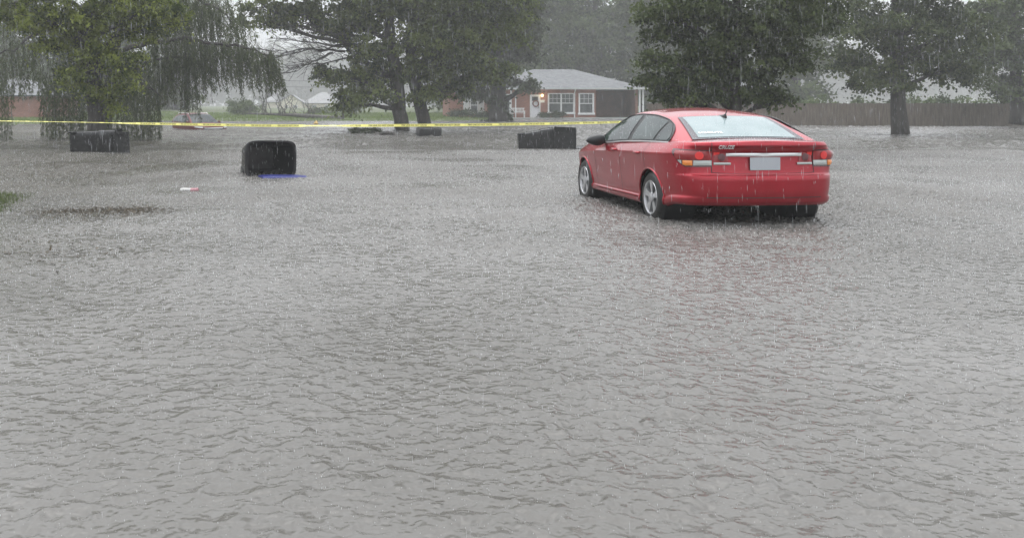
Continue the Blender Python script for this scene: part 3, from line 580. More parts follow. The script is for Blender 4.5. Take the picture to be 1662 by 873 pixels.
# willow: limbs, then hanging strands
D = 40.0
wl_ = empty('willow_tree', at(172, 228, D), 0, 'weeping willow with long grey-green strands trailing into the water', 'tree'); wof = Vector(wl_.location)
mb = MB(); T0 = [at(170, 232, D), at(172, 190, D), at(178, 140, D), at(186, 90, D), at(196, 30, D), at(205, -50, D)]; mb.tube([p - wof for p in T0], [.30, .27, .24, .2, .15, .06], 12)
limbs = []
def limb(pts, r0, r1):
    P = [at(*p) - wof for p in pts]; Q = []
    for i in range(len(P) - 1):
        for k in range(4): Q.append(P[i].lerp(P[i + 1], k / 4) + Vector((random.gauss(0, .05), random.gauss(0, .05), random.gauss(0, .04))))
    Q.append(P[-1]); mb.tube(Q, [r0 + (r1 - r0) * i / (len(Q) - 1) for i in range(len(Q))], 7); return Q
LM = [([(190, 88, D), (240, 68, D - 1), (300, 62, D - 1.5), (345, 72, D - 2), (395, 76, D - 2.4), (432, 90, D - 2.5), (446, 104, D - 2.5)], .12, .018),
      ([(186, 100, D), (215, 116, D - 1), (245, 98, D - 1.4), (290, 92, D - 1.2), (325, 100, D - 1)], .10, .02),
      ([(196, 30, D), (250, 5, D - .5), (310, -5, D - 1), (352, 12, D - 1.2), (380, 40, D - 1.2)], .12, .02),
      ([(200, -10, D), (270, -40, D + .5), (330, -30, D + .5), (370, 0, D + .5)], .1, .02),
      ([(178, 130, D), (140, 110, D - 1), (100, 112, D - 1.4), (70, 128, D - 1.4)], .09, .02),
      ([(182, 110, D), (205, 120, D - 1.6), (235, 140, D - 2.4), (262, 158, D - 2.6)], .08, .02),
      ([(184, 96, D), (120, 50, D + .4), (60, 55, D), (20, 80, D - .6), (-20, 95, D - .8)], .12, .02),
      ([(190, 50, D), (110, 0, D + 1), (40, 0, D + .6), (-40, 30, D)], .12, .02)]
for a in LM: limbs.append(limb(*a))
Vs, Fs, Ts, n0 = [], [], [], 0
def strand(p, length, lean, tone, dens=17, free=False):
    stop = random.uniform(0, .8)
    n = max(3, int(length / .22)); pts = [p]; d = Vector((random.gauss(0, .4), random.gauss(0, .4), -.5))
    for i in range(n):
        d = (d * .72 + Vector((lean + random.gauss(0, .09), random.gauss(0, .09), -1)) * .28).normalized(); pts.append(pts[-1] + d * .22)
        wp = pts[-1] + wof; pxl = PX + wp.x / wp.y * F
        if wp.z < -.02 or (not free and ((pxl > 262 and wp.z < 1.45 + stop) or (22 < pxl < 64 and wp.z < 1.7 + stop))): break
    mb.tube(pts, [.008] + [.005] * (len(pts) - 1), 3, cap=False)
    A = np.array(pts); m = int(len(pts) * .22 * dens * 1.3); u = RNG.random(m) * (len(A) - 1.001); i = u.astype(int); f = (u - i)[:, None]
    P = A[i] * (1 - f) + A[i + 1] * f; dr = np.zeros((m, 3)); dr[:, 2] = -.9; dr[:, 0] = lean; dr[:, :2] += RNG.normal(size=(m, 2)) * .5
    V, Fq, tt = leaves(P, RNG.uniform(.11, .20, m), RNG.uniform(.024, .042, m), np.clip(tone + RNG.normal(0, .15, m), 0, 1), .2, 1, dr)
    global n0; Vs.append(V); Fs.append(Fq + n0); Ts.append(tt); n0 += len(V)
def hang(L, cnt, lo, hi, lens, lean=.05, spread=.35):
    for _ in range(cnt):
        i = random.randint(int(lo * (len(L) - 1)), int(hi * (len(L) - 1))); p = L[i] + Vector((random.gauss(0, spread), random.gauss(0, spread * 1.3), random.gauss(0, .12)))
        u = i / (len(L) - 1); strand(p, random.uniform(*lens), lean * (1 + u), max(0, min(1, random.gauss(.4, .15))))
hang(limbs[0], 230, .42, .90, (.9, 2.1), .14, .22); hang(limbs[0], 80, .2, .5, (1.2, 2.4), .05)
hang(limbs[1], 150, .25, 1, (.9, 2.3), .04); hang(limbs[2], 170, .3, 1, (1.0, 2.8), .06, .4); hang(limbs[3], 130, .2, 1, (1.5, 3.2), .05, .55)
hang(limbs[4], 110, .15, 1, (1.8, 3.6), 0, .45); hang(limbs[5], 110, .2, 1, (1.0, 3.0), 0, .4)
hang(limbs[6], 90, .3, 1, (1.2, 3.2), 0, .5); hang(limbs[7], 90, .2, 1, (1.6, 3.6), 0, .6)
for _ in range(115):                                                # long strands that reach the water
    px = random.choice((random.uniform(64, 265), random.uniform(64, 150), random.uniform(205, 262), random.uniform(-30, 20)))
    p = at(px, random.uniform(95, 150), D - 2.0 + random.gauss(0, .9)) - wof; strand(p, 5, 0, random.gauss(.4, .12), 13)
for px, D_, z in ((345, D - 2.0, 60), (352, D - 2.2, 70), (348, D - 2.1, 66), (350, D - 2.2, 62), (343, D - 2, 64), (354, D - 2, 66)):  # the dark hank before the flooded car
    for _ in range(4): strand(at(px - 43 + random.gauss(0, 1.5), z + 26, D_) - wof, 2.65 + random.uniform(-.5, .15), .0, .3, 17, True)
mb.build('trunk', M['bark'], wl_, smooth=True)
link('crown', npmesh('crown', np.concatenate(Vs), np.concatenate(Fs), np.concatenate(Ts)), M['leaf_willow'], wl_)

# bushes
def bush(name, lab, px, py, D, rx, rz, leaf, m, group=None, n=5):
    c = at(px, py, D); s = D / F; base = Vector((c.x, c.y, max(ground_z(c.x, c.y), 0) - .05)); t = empty(name, base, 0, lab, 'bush', group); mb = MB()
    blobs = []
    for k in range(n):
        a = 6.28 * k / n + random.random(); q = c + Vector((math.cos(a) * rx * s * .5, math.sin(a) * rx * s * .4, random.uniform(-.3, .35) * rz * s)) - base
        blobs.append((tuple(q), (rx * s * .6, rx * s * .5, rz * s * .7))); branch(mb, Vector((random.gauss(0, .1), random.gauss(0, .1), 0)), q, .035, .012)
    mb.build('stem', M['bark'], t); build_crown(t, blobs, leaf, leaf * 2.6, 22, m, name='foliage', ratio=.6)
bush('bush', 'large grey-green bush right of the flooded car', 395, 170, 100, 34, 17, .22, M['leaf_bg'])
bush('bush', 'round hazy bush at the right end of the fallen tree', 570, 172, 105, 26, 20, .24, M['leaf_bg'])
bush('bush', 'low hazy shrub between the pale house and the grey pole', 520, 180, 108, 24, 8, .22, M['leaf_bg'])
bush('bush', 'bush at the left end of the shuttered brick wing', 745, 181, 88, 22, 11, .17, M['leaf_ivy'])
bush('bush', 'low bush beside the ivy trunk under the shuttered window', 778, 186, 88.6, 14, 6, .15, M['leaf_ivy'])
bush('bush', 'clipped round bush under the double window', 905, 185.5, 88.6, 15, 6.5, .14, M['leaf_ivy'], 'bushes under the double window')
bush('bush', 'clipped bush by the white front door', 884, 187, 88.6, 12, 5, .14, M['leaf_ivy'], 'bushes under the double window')
for k in range(2): pass
hdg = [PB(x, 168 + random.uniform(-3, 3), 68, 26, 12, 1.0) for x in range(1075, 1700, 34)]
he = empty('hedge', (hdg[0][0][0], 68, 0), 0, 'dark hedge along the back of the board fence', 'hedge'); hof = Vector(he.location)
build_crown(he, [(tuple(Vector(c) - hof), r) for c, r in hdg], .24, .55, 24, M['leaf_bg'], name='foliage')

# fallen tree on the far bank
ft = empty('fallen_tree', at(478, 188, 84), 0, 'fallen bare tree lying on the grass before the pale house', 'tree'); fo = Vector(ft.location); mb = MB()
tp = [at(558, 193, 83) - fo, at(520, 190.5, 83.5) - fo, at(480, 187, 84) - fo, at(440, 185.5, 84.5) - fo, at(400, 184.5, 85) - fo]; mb.tube(tp, [.24, .21, .17, .11, .05], 10); mb.build('trunk', M['bark_pale'], ft, smooth=True)
mb = MB()
for k in range(26):
    px = random.uniform(400, 512); p = at(px, 186 + (px - 480) * .05, 84.2) - fo; d = Vector((random.gauss(-.2, .7), random.gauss(0, .5), random.uniform(.4, 1.75)))
    q = branch(mb, p, p + d, .05, .015, .04, .05, 6, 5)
    for _ in range(4): a = q[random.randint(2, 5)]; branch(mb, a, a + Vector((random.gauss(0, .35), random.gauss(0, .3), random.uniform(.0, .6))), .018, .006, 0, .08, 3, 3)
mb.build('branches', M['bark_pale'], ft)
st = MB().tube([(0, 0, -.1), (.02, 0, .25), (-.03, .02, .55)], [.10, .08, .04], 8).tube([(0, 0, .2), (-.16, .05, .5)], [.05, .02], 6).build('stump', M['bark'], None, loc=at(557, 193, 82)); tag(st, 'short broken stump at the right end of the fallen trunk', 'stump')

# yellow hydrant top out of the water
hy = empty('fire_hydrant', onwater(513, 202.5), 0, 'small yellow hydrant cap poking out of the water above the tape', 'hydrant')
M['hyd'] = mat('yellow_hydrant_paint', (.55, .36, .10), .45)
MB().lathe([(.13, -.5), (.13, .06), (.17, .06), (.17, .1), (.14, .13), (.10, .22), (.04, .27), (.03, .31), (0, .31)], 16, 'z').build('bonnet', M['hyd'], hy, smooth=True)
for s_ in (-1, 1): MB().lathe([(.07, 0), (.07, .12), (.04, .13), (.03, .17), (0, .17)], 10, 'x', (s_ * .02 + (0 if s_ > 0 else -.23), 0, -.02)).build('outlet_cap', M['hyd'], hy, smooth=True)

# short grass on the far bank and the drowned patch of lawn at the left
M['drowned'] = leaf_mat('drowned_grass_blades', (.06, .08, .03), (.14, .175, .065))
def grass(name, lab, x0, x1, y0_, y1_, n, hgt, wid, clip=None, mt='grass'):
    P = np.stack([RNG.uniform(x0, x1, n), RNG.uniform(y0_, y1_, n), np.zeros(n)], 1)
    if clip is not None: P = P[clip(P)]
    P[:, 2] = ground_z(P[:, 0], P[:, 1]) - .01; n = len(P)
    d = np.zeros((n, 3)); d[:, 2] = 1.3; V, Fq, tt = leaves(P, RNG.uniform(.6, 1.3, n) * hgt, wid, np.clip(RNG.normal(.5, .25, n), 0, 1), 0, 1, d)
    tag(link(name, npmesh(name, V, Fq, tt), M[mt]), lab, None, None, 'stuff')
grass('bank_grass', 'short green grass on the far bank', -32, 12, 62, 112, 42000, .16, .06, lambda P: P[:, 1] > shore(P[:, 0]) - .5)
grass('drowned_grass', 'green grass showing through shallow water at the left', -8.5, -3.4, 9.6, 18.0, 42000, .115, .010, lambda P: RNG.random(len(P)) < np.exp(-(((P[:, 0] + 5.5) / .95) ** 2 + ((P[:, 1] - 13.4) / 2.3) ** 2) * .9), 'drowned')

# ------------------------------------------------------------ trash bins
M['bin'] = noisy(mat('black_bin_plastic', rough=.24, spec=.35), (.012, .012, .013), (.024, .024, .025), 9, 3, .15, 40, .004)
M['bin_blue'] = mat('blue_lid_plastic', (.009, .015, .13), .4, spec=.2)
M['bin_in'] = noisy(mat('bin_inside_plastic', rough=.7, spec=.08), (.008, .008, .008), (.02, .02, .02), 6)
def axes(z, x):
    z = Vector(z).normalized(); x = Vector(x); x = (x - z * x.dot(z)).normalized(); y = z.cross(x)
    return Matrix((x, y, z)).transposed()
def trash_bin(label, Rm, anchor, anchor_local, h, d, w, base=.76, lid=None, group='trash bins adrift in the flood', lidmat='bin'):
    """upright: x front, y width, z height; Rm turns it as it lies. lid = (direction of the open lid in world, length, width, world offset)"""
    loc = Vector(anchor) - Rm @ Vector(anchor_local); t = empty('trash_bin', loc, 0, label, 'trash bin', group); t.rotation_euler = Rm.to_euler()
    n = 40
    def ring(z, sx, sy, x0=0):
        out = []
        for k in range(n):
            a = 2 * math.pi * (k + .5) / n; ca, sa = math.cos(a), math.sin(a); e = .36
            out.append((x0 + sx / 2 * math.copysign(abs(ca) ** e, ca), sy / 2 * math.copysign(abs(sa) ** e, sa), z))
        return out
    def at_(z): q = base + (1 - base) * z / h; return q
    pr = [(0, base * .93), (.03, base), (h * .45, at_(h * .45)), (h * .62, at_(h * .62)), (h * .64, at_(h * .66) + .06), (h * .90, at_(h * .92) + .05), (h * .905, 1.06), (h * .935, 1.06), (h * .94, 1.02), (h * .975, 1.02), (h * .98, 1.07), (h, 1.07), (h, .965)]
    rows = [ring(z, d * q, w * q) for z, q in pr]
    inner = [(h * .9, .95), (h * .5, .83), (.06, base * .9)]
    rows += [ring(z, d * q, w * q) for z, q in inner]
    mb = MB(); v = [p for r in rows for p in r]; f = [(i * n + k, i * n + (k + 1) % n, (i + 1) * n + (k + 1) % n, (i + 1) * n + k) for i in range(len(rows) - 1) for k in range(n)]
    f += [tuple(range(n)), tuple((len(rows) - 1) * n + k for k in range(n))]
    mb.add(v, f)
    for fq in range(3):                                             # moulded ribs on the front and the sides
        yy = (fq - 1) * w * .26
        mb.box(d * (base * .5) - .01, d * .5 * at_(h * .3) + .006, yy - .02, yy + .02, .06, h * .4).box(-d * .5 * at_(h * .3) - .012, -d * base * .5 + .01, yy - .035, yy + .035, .22, h * .58)
    bo = mb.build('body', [M['bin']], t, smooth=False); 
    sm = bo.modifiers.new('soft', 'BEVEL'); sm.width = .006; sm.segments = 2; sm.limit_method = 'ANGLE'; sm.angle_limit = R(35)
    hx0 = -d * .5 * 1.05
    MB().tube([(hx0 - .07, -w * .3, h * .93), (hx0 - .07, w * .3, h * .93)], .016, 8).box(hx0 - .08, hx0 + .02, -w * .3 - .02, -w * .3 + .02, h * .91, h * .95).box(hx0 - .08, hx0 + .02, w * .3 - .02, w * .3 + .02, h * .91, h * .95).build('handle', M['bin'], t)
    for s_ in (-1, 1):
        wm_ = MB().lathe([(0, -.03), (.05, -.035), (.115, -.03), (.125, -.015), (.125, .015), (.115, .03), (.05, .035), (0, .03)], 20, 'y', (-d * base * .5 - .01, s_ * (w * base * .5 - .02), .10)); wm_.build('wheel', M['bin'], t, smooth=True)
    if lid:
        dirw, ln, lw, offw, nrm = lid
        yl = Vector(dirw).normalized(); zl = Vector(nrm); zl = (zl - yl * zl.dot(yl)).normalized(); xl_ = yl.cross(zl); A = Matrix((xl_, yl, zl)).transposed().to_4x4()
        A.translation = (loc + Rm @ Vector((-d * .54, 0, h))) + Vector(offw)
        v, f = [], []; prof = [(0, .0), (.03, .02), (.12, .05), (.5, .065), (.88, .05), (.97, .02), (1, -.03)]
        for u, zz in prof:
            for s_, dz in ((-1, -.035), (-.97, .0), (-.6, .012), (.6, .012), (.97, 0), (1, -.035)): v.append((s_ * lw / 2 * (1 - .06 * u), u * ln, zz + dz))
        for i in range(len(prof) - 1): f += [(i * 6 + k, i * 6 + k + 1, i * 6 + 7 + k, i * 6 + 6 + k) for k in range(5)]
        lo = MB().add(v, f).build('lid', M[lidmat], t); so_ = lo.modifiers.new('thick', 'SOLIDIFY'); so_.thickness = .012
        T = Matrix.Translation(loc) @ Rm.to_4x4(); lo.matrix_local = T.inverted() @ A
    return t
# the middle one, its mouth towards us
zd = Vector((.38, -.92, .02)); Rm = axes(zd, (0.02, 0, 1))
trash_bin('black trash bin on its back, open mouth facing us, blue lid on the water', Rm, onwater(440, 285.5) + Vector((0, 0, -.03)), (-.36, 0, 1.02), 1.02, .72, 1.0, .72,
          lid=((.30, -.95, .0), .50, .97, (.20, -.10, .03), (.03, 0, 1)), lidmat='bin_blue')
# left: lying along the picture, hinge side to us, lid flung open to the right
Rm = axes((1, -.06, 0.0), (0, 1, .05))
trash_bin('black trash bin lying on its side in front of the yellow-green tree', Rm, onwater(112, 247) + Vector((0, 0, -.10)), (-.38, -.36, 0), 1.42, .72, .80, .90, lid=((.62, -.45, .03), .68, .74, (0, 0, -.01), (.45, .62, 0)))
# right, beside the red car
Rm = axes((1, -.05, .06), (0, 1, 0))
trash_bin('black trash bin lying on its side, tilted, between the ivy tree and the red car', Rm, onwater(843, 241) + Vector((0, 0, -.10)), (-.30, -.30, 0), 1.16, .62, .80, .70, lid=((.90, -.42, .0), .74, .86, (-.02, 0, .02), (.42, .90, 0)))
# half sunk by the maple trunk
Rm = axes((.93, .30, -.10), (.1, 0, 1))
trash_bin('dark bin mostly sunk beside the leaning maple trunk', Rm, onwater(694, 221) + Vector((0, 0, -.30)), (-.36, 0, .55), 1.05, .72, .62, .8)
# black lid afloat by the car's front
lb_ = onwater(952, 241.5); v = []; prof = [(0, .0), (.04, .03), (.3, .05), (.7, .045), (.96, .02), (1, -.02)]
for u, z in prof:
    for s_, dz in ((-1, -.03), (-.95, 0), (0, .012), (.95, 0), (1, -.03)): v.append((s_ * .36, (u - .5) * .7, z + dz))
fl = MB().add(v, [(i * 5 + k, i * 5 + k + 1, i * 5 + 6 + k, i * 5 + 5 + k) for i in range(5) for k in range(4)]).build('bin_lid', M['bin'], None, loc=lb_ + Vector((0, 0, .005))); fl.rotation_euler = (R(5), R(-5), R(75)); fl.modifiers.new('thick', 'SOLIDIFY').thickness = .012
tag(fl, 'thin black lid afloat between the tilted trash bin and the red car', 'lid')

# ------------------------------------------------------------ cars
M['red'] = noisy(mat('red_car_paint', rough=.34, coat=1, metal=.6), (.32, .002, .012), (.37, .004, .018), 3); bsdf(M['red']).inputs['Specular IOR Level'].default_value = .15; bsdf(M['red']).inputs['Coat Roughness'].default_value = .03
M['maroon'] = mat('dark_red_car_paint', (.10, .007, .009), .4, spec=.25, coat=.15)
M['carglass'] = noisy(mat('wet_car_glass', rough=.05, spec=.45), (.012, .02, .02), (.04, .06, .057), 3, 3)
M['rearglass'] = noisy(mat('sky_pale_fogged_glass', rough=.12, spec=.9), (.20, .265, .27), (.25, .31, .315), 2.5, 2)  # pale base colour carries the bright sky's reflection, besides the fogging
M['suvglass'] = mat('pale_wet_windscreen', (.022, .03, .032), .12, spec=.15); M['frit'] = mat('dark_glass_border', (.10, .09, .10), .15)
M['trimblack'] = mat('black_trim', (.012, .012, .013), .35)
M['chrome'] = mat('chrome_strip', (.85, .85, .86), .28, metal=.75)
M['white_lens'] = mat('clear_lens', (.40, .42, .40), .12, coat=1)
M['red_lens'] = mat('red_tail_lens', (.26, .002, .006), .10, coat=1); M['red_lens2'] = mat('bright_red_reflector', (.75, .02, .02), .15, coat=1); M['dark_lens'] = mat('smoked_red_lens', (.09, .008, .012), .08, coat=1)
M['amber'] = mat('amber_lens', (.80, .24, .03), .15, coat=1)
M['tyre'] = noisy(mat('wet_tyre_rubber', rough=.4), (.008, .008, .008), (.02, .02, .02), 20); M['alloy'] = mat('silver_alloy', (.55, .55, .56), .28, metal=.7); M['seam'] = mat('panel_gap', (.03, .004, .006), .6)
M['white_paint'] = mat('white_vinyl', (.9, .9, .9), .4); M['badge'] = mat('bright_badge_metal', (.85, .85, .86), .3, metal=.3); M['plate'] = mat('blank_plate', (.42, .44, .47), .4)

def build_car(name, label, loc, rz, q, paint, detail=True):
    YS = q['ys']; car = empty(name, loc, rz, label, 'car')
    # outline in plan, half, from front centre round to rear centre
    cp = np.array(q['plan'], float); seg = np.concatenate([[0], np.cumsum(np.hypot(*np.diff(cp, axis=0).T))])
    ca, cy = curve(seg, cp[:, 0]), curve(seg, cp[:, 1]); N = 300; s = np.linspace(0, seg[-1], N)
    oa, oy = ca(s), cy(s)
    for _ in range(6): oa[1:-1] = (oa[:-2] + oa[1:-1] * 2 + oa[2:]) / 4; oy[1:-1] = (oy[:-2] + oy[1:-1] * 2 + oy[2:]) / 4
    ta, ty = np.gradient(oa), np.gradient(oy); ln = np.hypot(ta, ty); na, ny = -ty / ln * -1, ta / ln * -1
    # outward normal: at front centre (+a), side (+y), rear centre (-a)
    if na[0] < 0: na = -na
    if ny[N // 2] < 0: ny = -ny
    ws, wr, wf = ny ** 2, np.maximum(-na, 0) ** 2, np.maximum(na, 0) ** 2
    zb, zs, crown = curve(*q['zb']), curve(*q['zs']), curve(*q['crown'])
    side, rear, front = curve(*q['side']), curve(*q['rear']), curve(*q['front'])
    vr = np.unique(np.concatenate([np.linspace(0, 1, 56), np.array(q['rows'])])); NV = len(vr)
    def surf(u, v, out=0.0):
        """point of the left body side/rear; u index along the outline (float), v height share"""
        u = np.asarray(u, float); ii = np.arange(N); I = lambda A: np.interp(u, ii, A)
        d = I(ws) * side(v) + I(wr) * rear(v) + I(wf) * front(v) - out
        a0 = I(oa); z0, z1 = zb(a0), zs(a0)
        return np.stack([a0 - I(na) * d, (I(oy) - I(ny) * d) * YS, z0 + v * (z1 - z0)], -1)
    def u_at_a(a): k = np.argmax(oy); return np.interp(-np.asarray(a, float), -oa, np.arange(N))
    def u_at_y(y): m = np.arange(N) > N * .55; idx = np.arange(N)[m]; return np.interp(-np.asarray(y, float), -oy[m], idx)
    def v_at_z(u, z): a0 = np.interp(u, np.arange(N), oa); return np.clip((z - zb(a0)) / (zs(a0) - zb(a0)), 0, 1)
    # grid: left half then right half
    U, Vv = np.meshgrid(np.arange(N), vr, indexing='ij'); G = surf(U, Vv)          # N,NV,3
    K = np.linspace(0, 1, 16)[1:]; top = G[:, -1]
    capz = top[:, None, 2] + (crown(top[:, 0]))[:, None] * (1 - (1 - K[None]) ** 2)
    cap = np.stack([np.repeat(top[:, None, 0], len(K), 1), top[:, None, 1] * (1 - K[None]), capz], -1)
    G = np.concatenate([G, cap], 1); NT = G.shape[1]
    # snap the grid to the wheel openings
    ra = q['arch']; wx = q['wheels']
    for w in wx:
        dx, dz = G[:, :NV, 0] - w, G[:, :NV, 2] - q['wz']; r = np.hypot(dx, dz); on = (np.abs(r - ra) < .012) & (G[:, :NV, 1] > .5 * YS); k = np.where(on, ra / np.maximum(r, 1e-6), 1)
        G[:, :NV, 0] = w + dx * k; G[:, :NV, 2] = q['wz'] + dz * k
    Vl = G.reshape(-1, 3); Vrt = Vl * np.array((1, -1, 1)); VV = np.concatenate([Vl, Vrt])
    idx = np.arange(N * NT).reshape(N, NT); fl_ = np.stack([idx[:-1, :-1], idx[:-1, 1:], idx[1:, 1:], idx[1:, :-1]], -1).reshape(-1, 4)
    fr = fl_[:, ::-1] + N * NT; FF = np.concatenate([fl_, fr])
    c = VV[FF].mean(1); kk = np.tile(np.repeat(np.arange(1)[None], 1), 1)
    row = np.tile(np.arange(NT - 1), N - 1); row = np.concatenate([row, row]); colm = np.repeat(np.arange(N - 1), NT - 1); colm = np.concatenate([colm, colm])
    keep = np.ones(len(FF), bool)
    for w in wx: keep &= ~((np.hypot(c[:, 0] - w, c[:, 2] - q['wz']) < ra - .002) & (np.abs(c[:, 1]) > .5 * YS) & (row < NV - 1))
    me = npmesh('tmp', VV, FF); 
    bmt = bmesh.new(); bmt.from_mesh(me); bmesh.ops.remove_doubles(bmt, verts=bmt.verts, dist=1e-6); bmt.free()
    nor = np.zeros((len(VV), 3), np.float32); me.vertices.foreach_get('normal', nor.ravel()) if False else None
    fnv = np.cross(VV[FF[:, 2]] - VV[FF[:, 0]], VV[FF[:, 3]] - VV[FF[:, 1]])
    for k in range(4): np.add.at(nor, FF[:, k], fnv)
    ctr = np.abs(VV[:, 1]) < 1e-5; nor[ctr, 1] = 0; nor = unit(nor)
    if (nor[:N * NT][np.argmax(VV[:N * NT, 1]), 1]) < 0: nor = -nor; FF = FF[:, ::-1]
    bpy.data.meshes.remove(me)
    lid = np.zeros(len(FF), int); body_low = row < NV - 1
    names = {0: 'body'}
    if detail:
        left = np.arange(len(FF)) < len(FF) // 2; dl = q['doors']; vsh = vr[np.minimum(row, NV - 2)]
        fd = body_low & (c[:, 0] > dl[1]) & (c[:, 0] < dl[2]) & (vsh > .10); rd = body_low & (c[:, 0] > dl[0]) & (c[:, 0] <= dl[1]) & (vsh > .10)
        lid[fd & left] = 1; lid[fd & ~left] = 2; lid[rd & left] = 3; lid[rd & ~left] = 4
        ycl = np.abs(c[:, 1]) / YS
        tl = ((row >= NV - 1) & (c[:, 0] < -.42) & (ycl < .64)) | (body_low & (c[:, 0] < -.6) & (ycl < .545) & (c[:, 2] > .69))
        lid[tl] = 5; lid[(lid == 0) & (c[:, 0] < -.33) & (c[:, 2] < .69) & body_low] = 6
        lid[(row >= NV - 1) & (c[:, 0] > 2.35) & (ycl < .74)] = 7; lid[(lid == 0) & (c[:, 0] > 3.02) & (c[:, 2] < .62) & body_low] = 8
        names = {0: 'body', 1: 'front_door', 2: 'front_door', 3: 'rear_door', 4: 'rear_door', 5: 'boot_lid', 6: 'rear_bumper', 7: 'bonnet', 8: 'front_bumper'}
    P = {}
    for k, nm in names.items():
        sel = keep & (lid == k)
        used, inv = np.unique(FF[sel], return_inverse=True)
        m_ = npmesh(nm, VV[used], inv.reshape(-1, 4)); m_.polygons.foreach_set('use_smooth', [True] * len(m_.polygons)); m_.normals_split_custom_set_from_vertices([tuple(x) for x in nor[used]])
        P[k] = link(nm, m_, [paint, M['seam']], car)
    # underside and wheel housings
    ub = MB(); ub.box(q['wheels'][0] - .62, q['wheels'][1] + .62, -.72 * YS, .72 * YS, q['zb'][1][2] + .05, q['zb'][1][2] + .09)
    ub.build('underbody', M['trimblack'], car)
    for w in wx:
        for s_ in (-1, 1):
            wl2 = MB(); y1, y2 = (.845 * YS) * s_, .50 * YS * s_
            wl2.lathe([(ra - .001, y1), (ra + .012, y1 * .97), (ra + .012, y2), (0, y2)], 36, 'y', (w, 0, q['wz'])); wl2.build('wheel_housing', M['trimblack'], car)
    def patch(u_, v_, out, nm, m, par, flip=False, mirror=True):
        pass
    # arch lips
    for w in wx:
        for s_ in (1, -1):
            pts = []
            for k in range(41):
                a_ = math.pi * (-.06 + 1.12 * k / 40); aa, zz = w + ra * math.cos(a_), q['wz'] + ra * math.sin(a_)
                if zz < float(zb(aa)) : continue
                uu = u_at_a(aa); p = surf(uu, v_at_z(uu, zz), .002); pts.append((p[0], p[1] * s_, p[2]))
            MB().tube(pts, .013, 6).build('arch_lip', paint, car, smooth=True)
    # greenhouse shell
    ga, gb = q['gh']; zc, yr, zr, yb, zbt = (curve(*q[k]) for k in ('zc', 'yr', 'zr', 'yb', 'zbelt')); A = np.linspace(ga, gb, 130)
    def side_pt(a, f): B = np.stack([yb(a), zbt(a)], -1); Rr = np.stack([yr(a), zr(a)], -1); p = B + (Rr - B) * f[..., None]; p[..., 0] += .022 * 4 * f * (1 - f); return p
    NS, NR = 22, 22; T = np.linspace(0, 1, NS); sec = []
    for a in A:
        sd = side_pt(np.full(NS, a), T); t2 = np.linspace(0, 1, NR)[1:]; yy = yr(a) * (1 - t2); rf = np.stack([yy, zc(a) - (zc(a) - zr(a)) * (1 - t2) ** 2.3], -1)
        p = np.concatenate([sd, rf])
        for _ in range(5): p[1:-1] = (p[:-2] + 2 * p[1:-1] + p[2:]) / 4
        sec.append(np.concatenate([p, (p[::-1] * np.array((-1, 1)))[1:]]))
    sec = np.array(sec); nS = sec.shape[1]; VG = np.stack([np.repeat(A[:, None], nS, 1), sec[..., 0] * YS, sec[..., 1]], -1).reshape(-1, 3)
    idx = np.arange(len(A) * nS).reshape(len(A), nS); fg = np.stack([idx[:-1, :-1], idx[1:, :-1], idx[1:, 1:], idx[:-1, 1:]], -1).reshape(-1, 4)
    link('roof', npmesh('roof', VG, fg), paint, car, smooth=True)
    def roof_z(a, y): r = yr(a); return zc(a) - (zc(a) - zr(a)) * np.clip(np.abs(y) / r, 0, 1) ** 2.3
    def sheet(nm, a0, a1, w0, w1, out, m, par, nA=24, nY=24, ya=None):
        """glass sheet on the roof skin between a0 and a1, half-widths w0, w1 (or y-range function)"""
        aa = np.linspace(a0, a1, nA); W_ = np.linspace(w0, w1, nA); t = np.linspace(-1, 1, nY) if ya is None else np.linspace(ya[0], ya[1], nY); AA = np.repeat(aa[:, None], nY, 1); YY = W_[:, None] * t[None]
        ZZ = roof_z(AA, YY); e = .01; sl = (roof_z(AA + e, YY) - roof_z(AA - e, YY)) / (2 * e); nrm = unit(np.stack([-sl, np.zeros_like(sl), np.ones_like(sl)], -1)); X = np.stack([AA, YY * YS, ZZ], -1) + nrm * out
        ix = np.arange(nA * nY).reshape(nA, nY); ff = np.stack([ix[:-1, :-1], ix[1:, :-1], ix[1:, 1:], ix[:-1, 1:]], -1).reshape(-1, 4)
        if nrm[0, 0, 2] < 0: ff = ff[:, ::-1]
        o = link(nm, npmesh(nm, X.reshape(-1, 3), ff), m, par, smooth=True); return o
    def side_glass(nm, a0, a1, out, m, par, s_, inset=(0, 0), slant=0, nA=30, nZ=12):
        aa = np.linspace(a0, a1, nA); lo, hi = curve(*q['glo'])(aa) + inset[0], curve(*q['ghi'])(aa) - inset[1]; hi = np.maximum(hi, lo + .004)
        t = np.linspace(0, 1, nZ); ZZ = lo[:, None] + (hi - lo)[:, None] * t[None]; AA = np.repeat(aa[:, None], nZ, 1) + slant * (ZZ - lo.min())
        f_ = np.clip((ZZ - zbt(AA)) / (zr(AA) - zbt(AA)), 0, 1); p = side_pt(AA, f_); X = np.stack([AA, (p[..., 0] * YS + out) * s_, p[..., 1] + out * .4], -1)
        ix = np.arange(nA * nZ).reshape(nA, nZ); ff = np.stack([ix[:-1, :-1], ix[1:, :-1], ix[1:, 1:], ix[:-1, 1:]], -1).reshape(-1, 4)
        if s_ > 0: ff = ff[:, ::-1]
        return link(nm, npmesh(nm, X.reshape(-1, 3), ff), m, par, smooth=True)
    r0, r1, rw0, rw1 = q['rwin']; sheet('rear_window_border', r0, r1, rw0, rw1, .008, M['frit'], car)
    e = (r1 - r0); rg = sheet('rear_window', r0 + e * .05, r1 - e * .03, rw0 * .87, rw1 * .91, .012, M['rearglass'] if detail else M['carglass'], car)
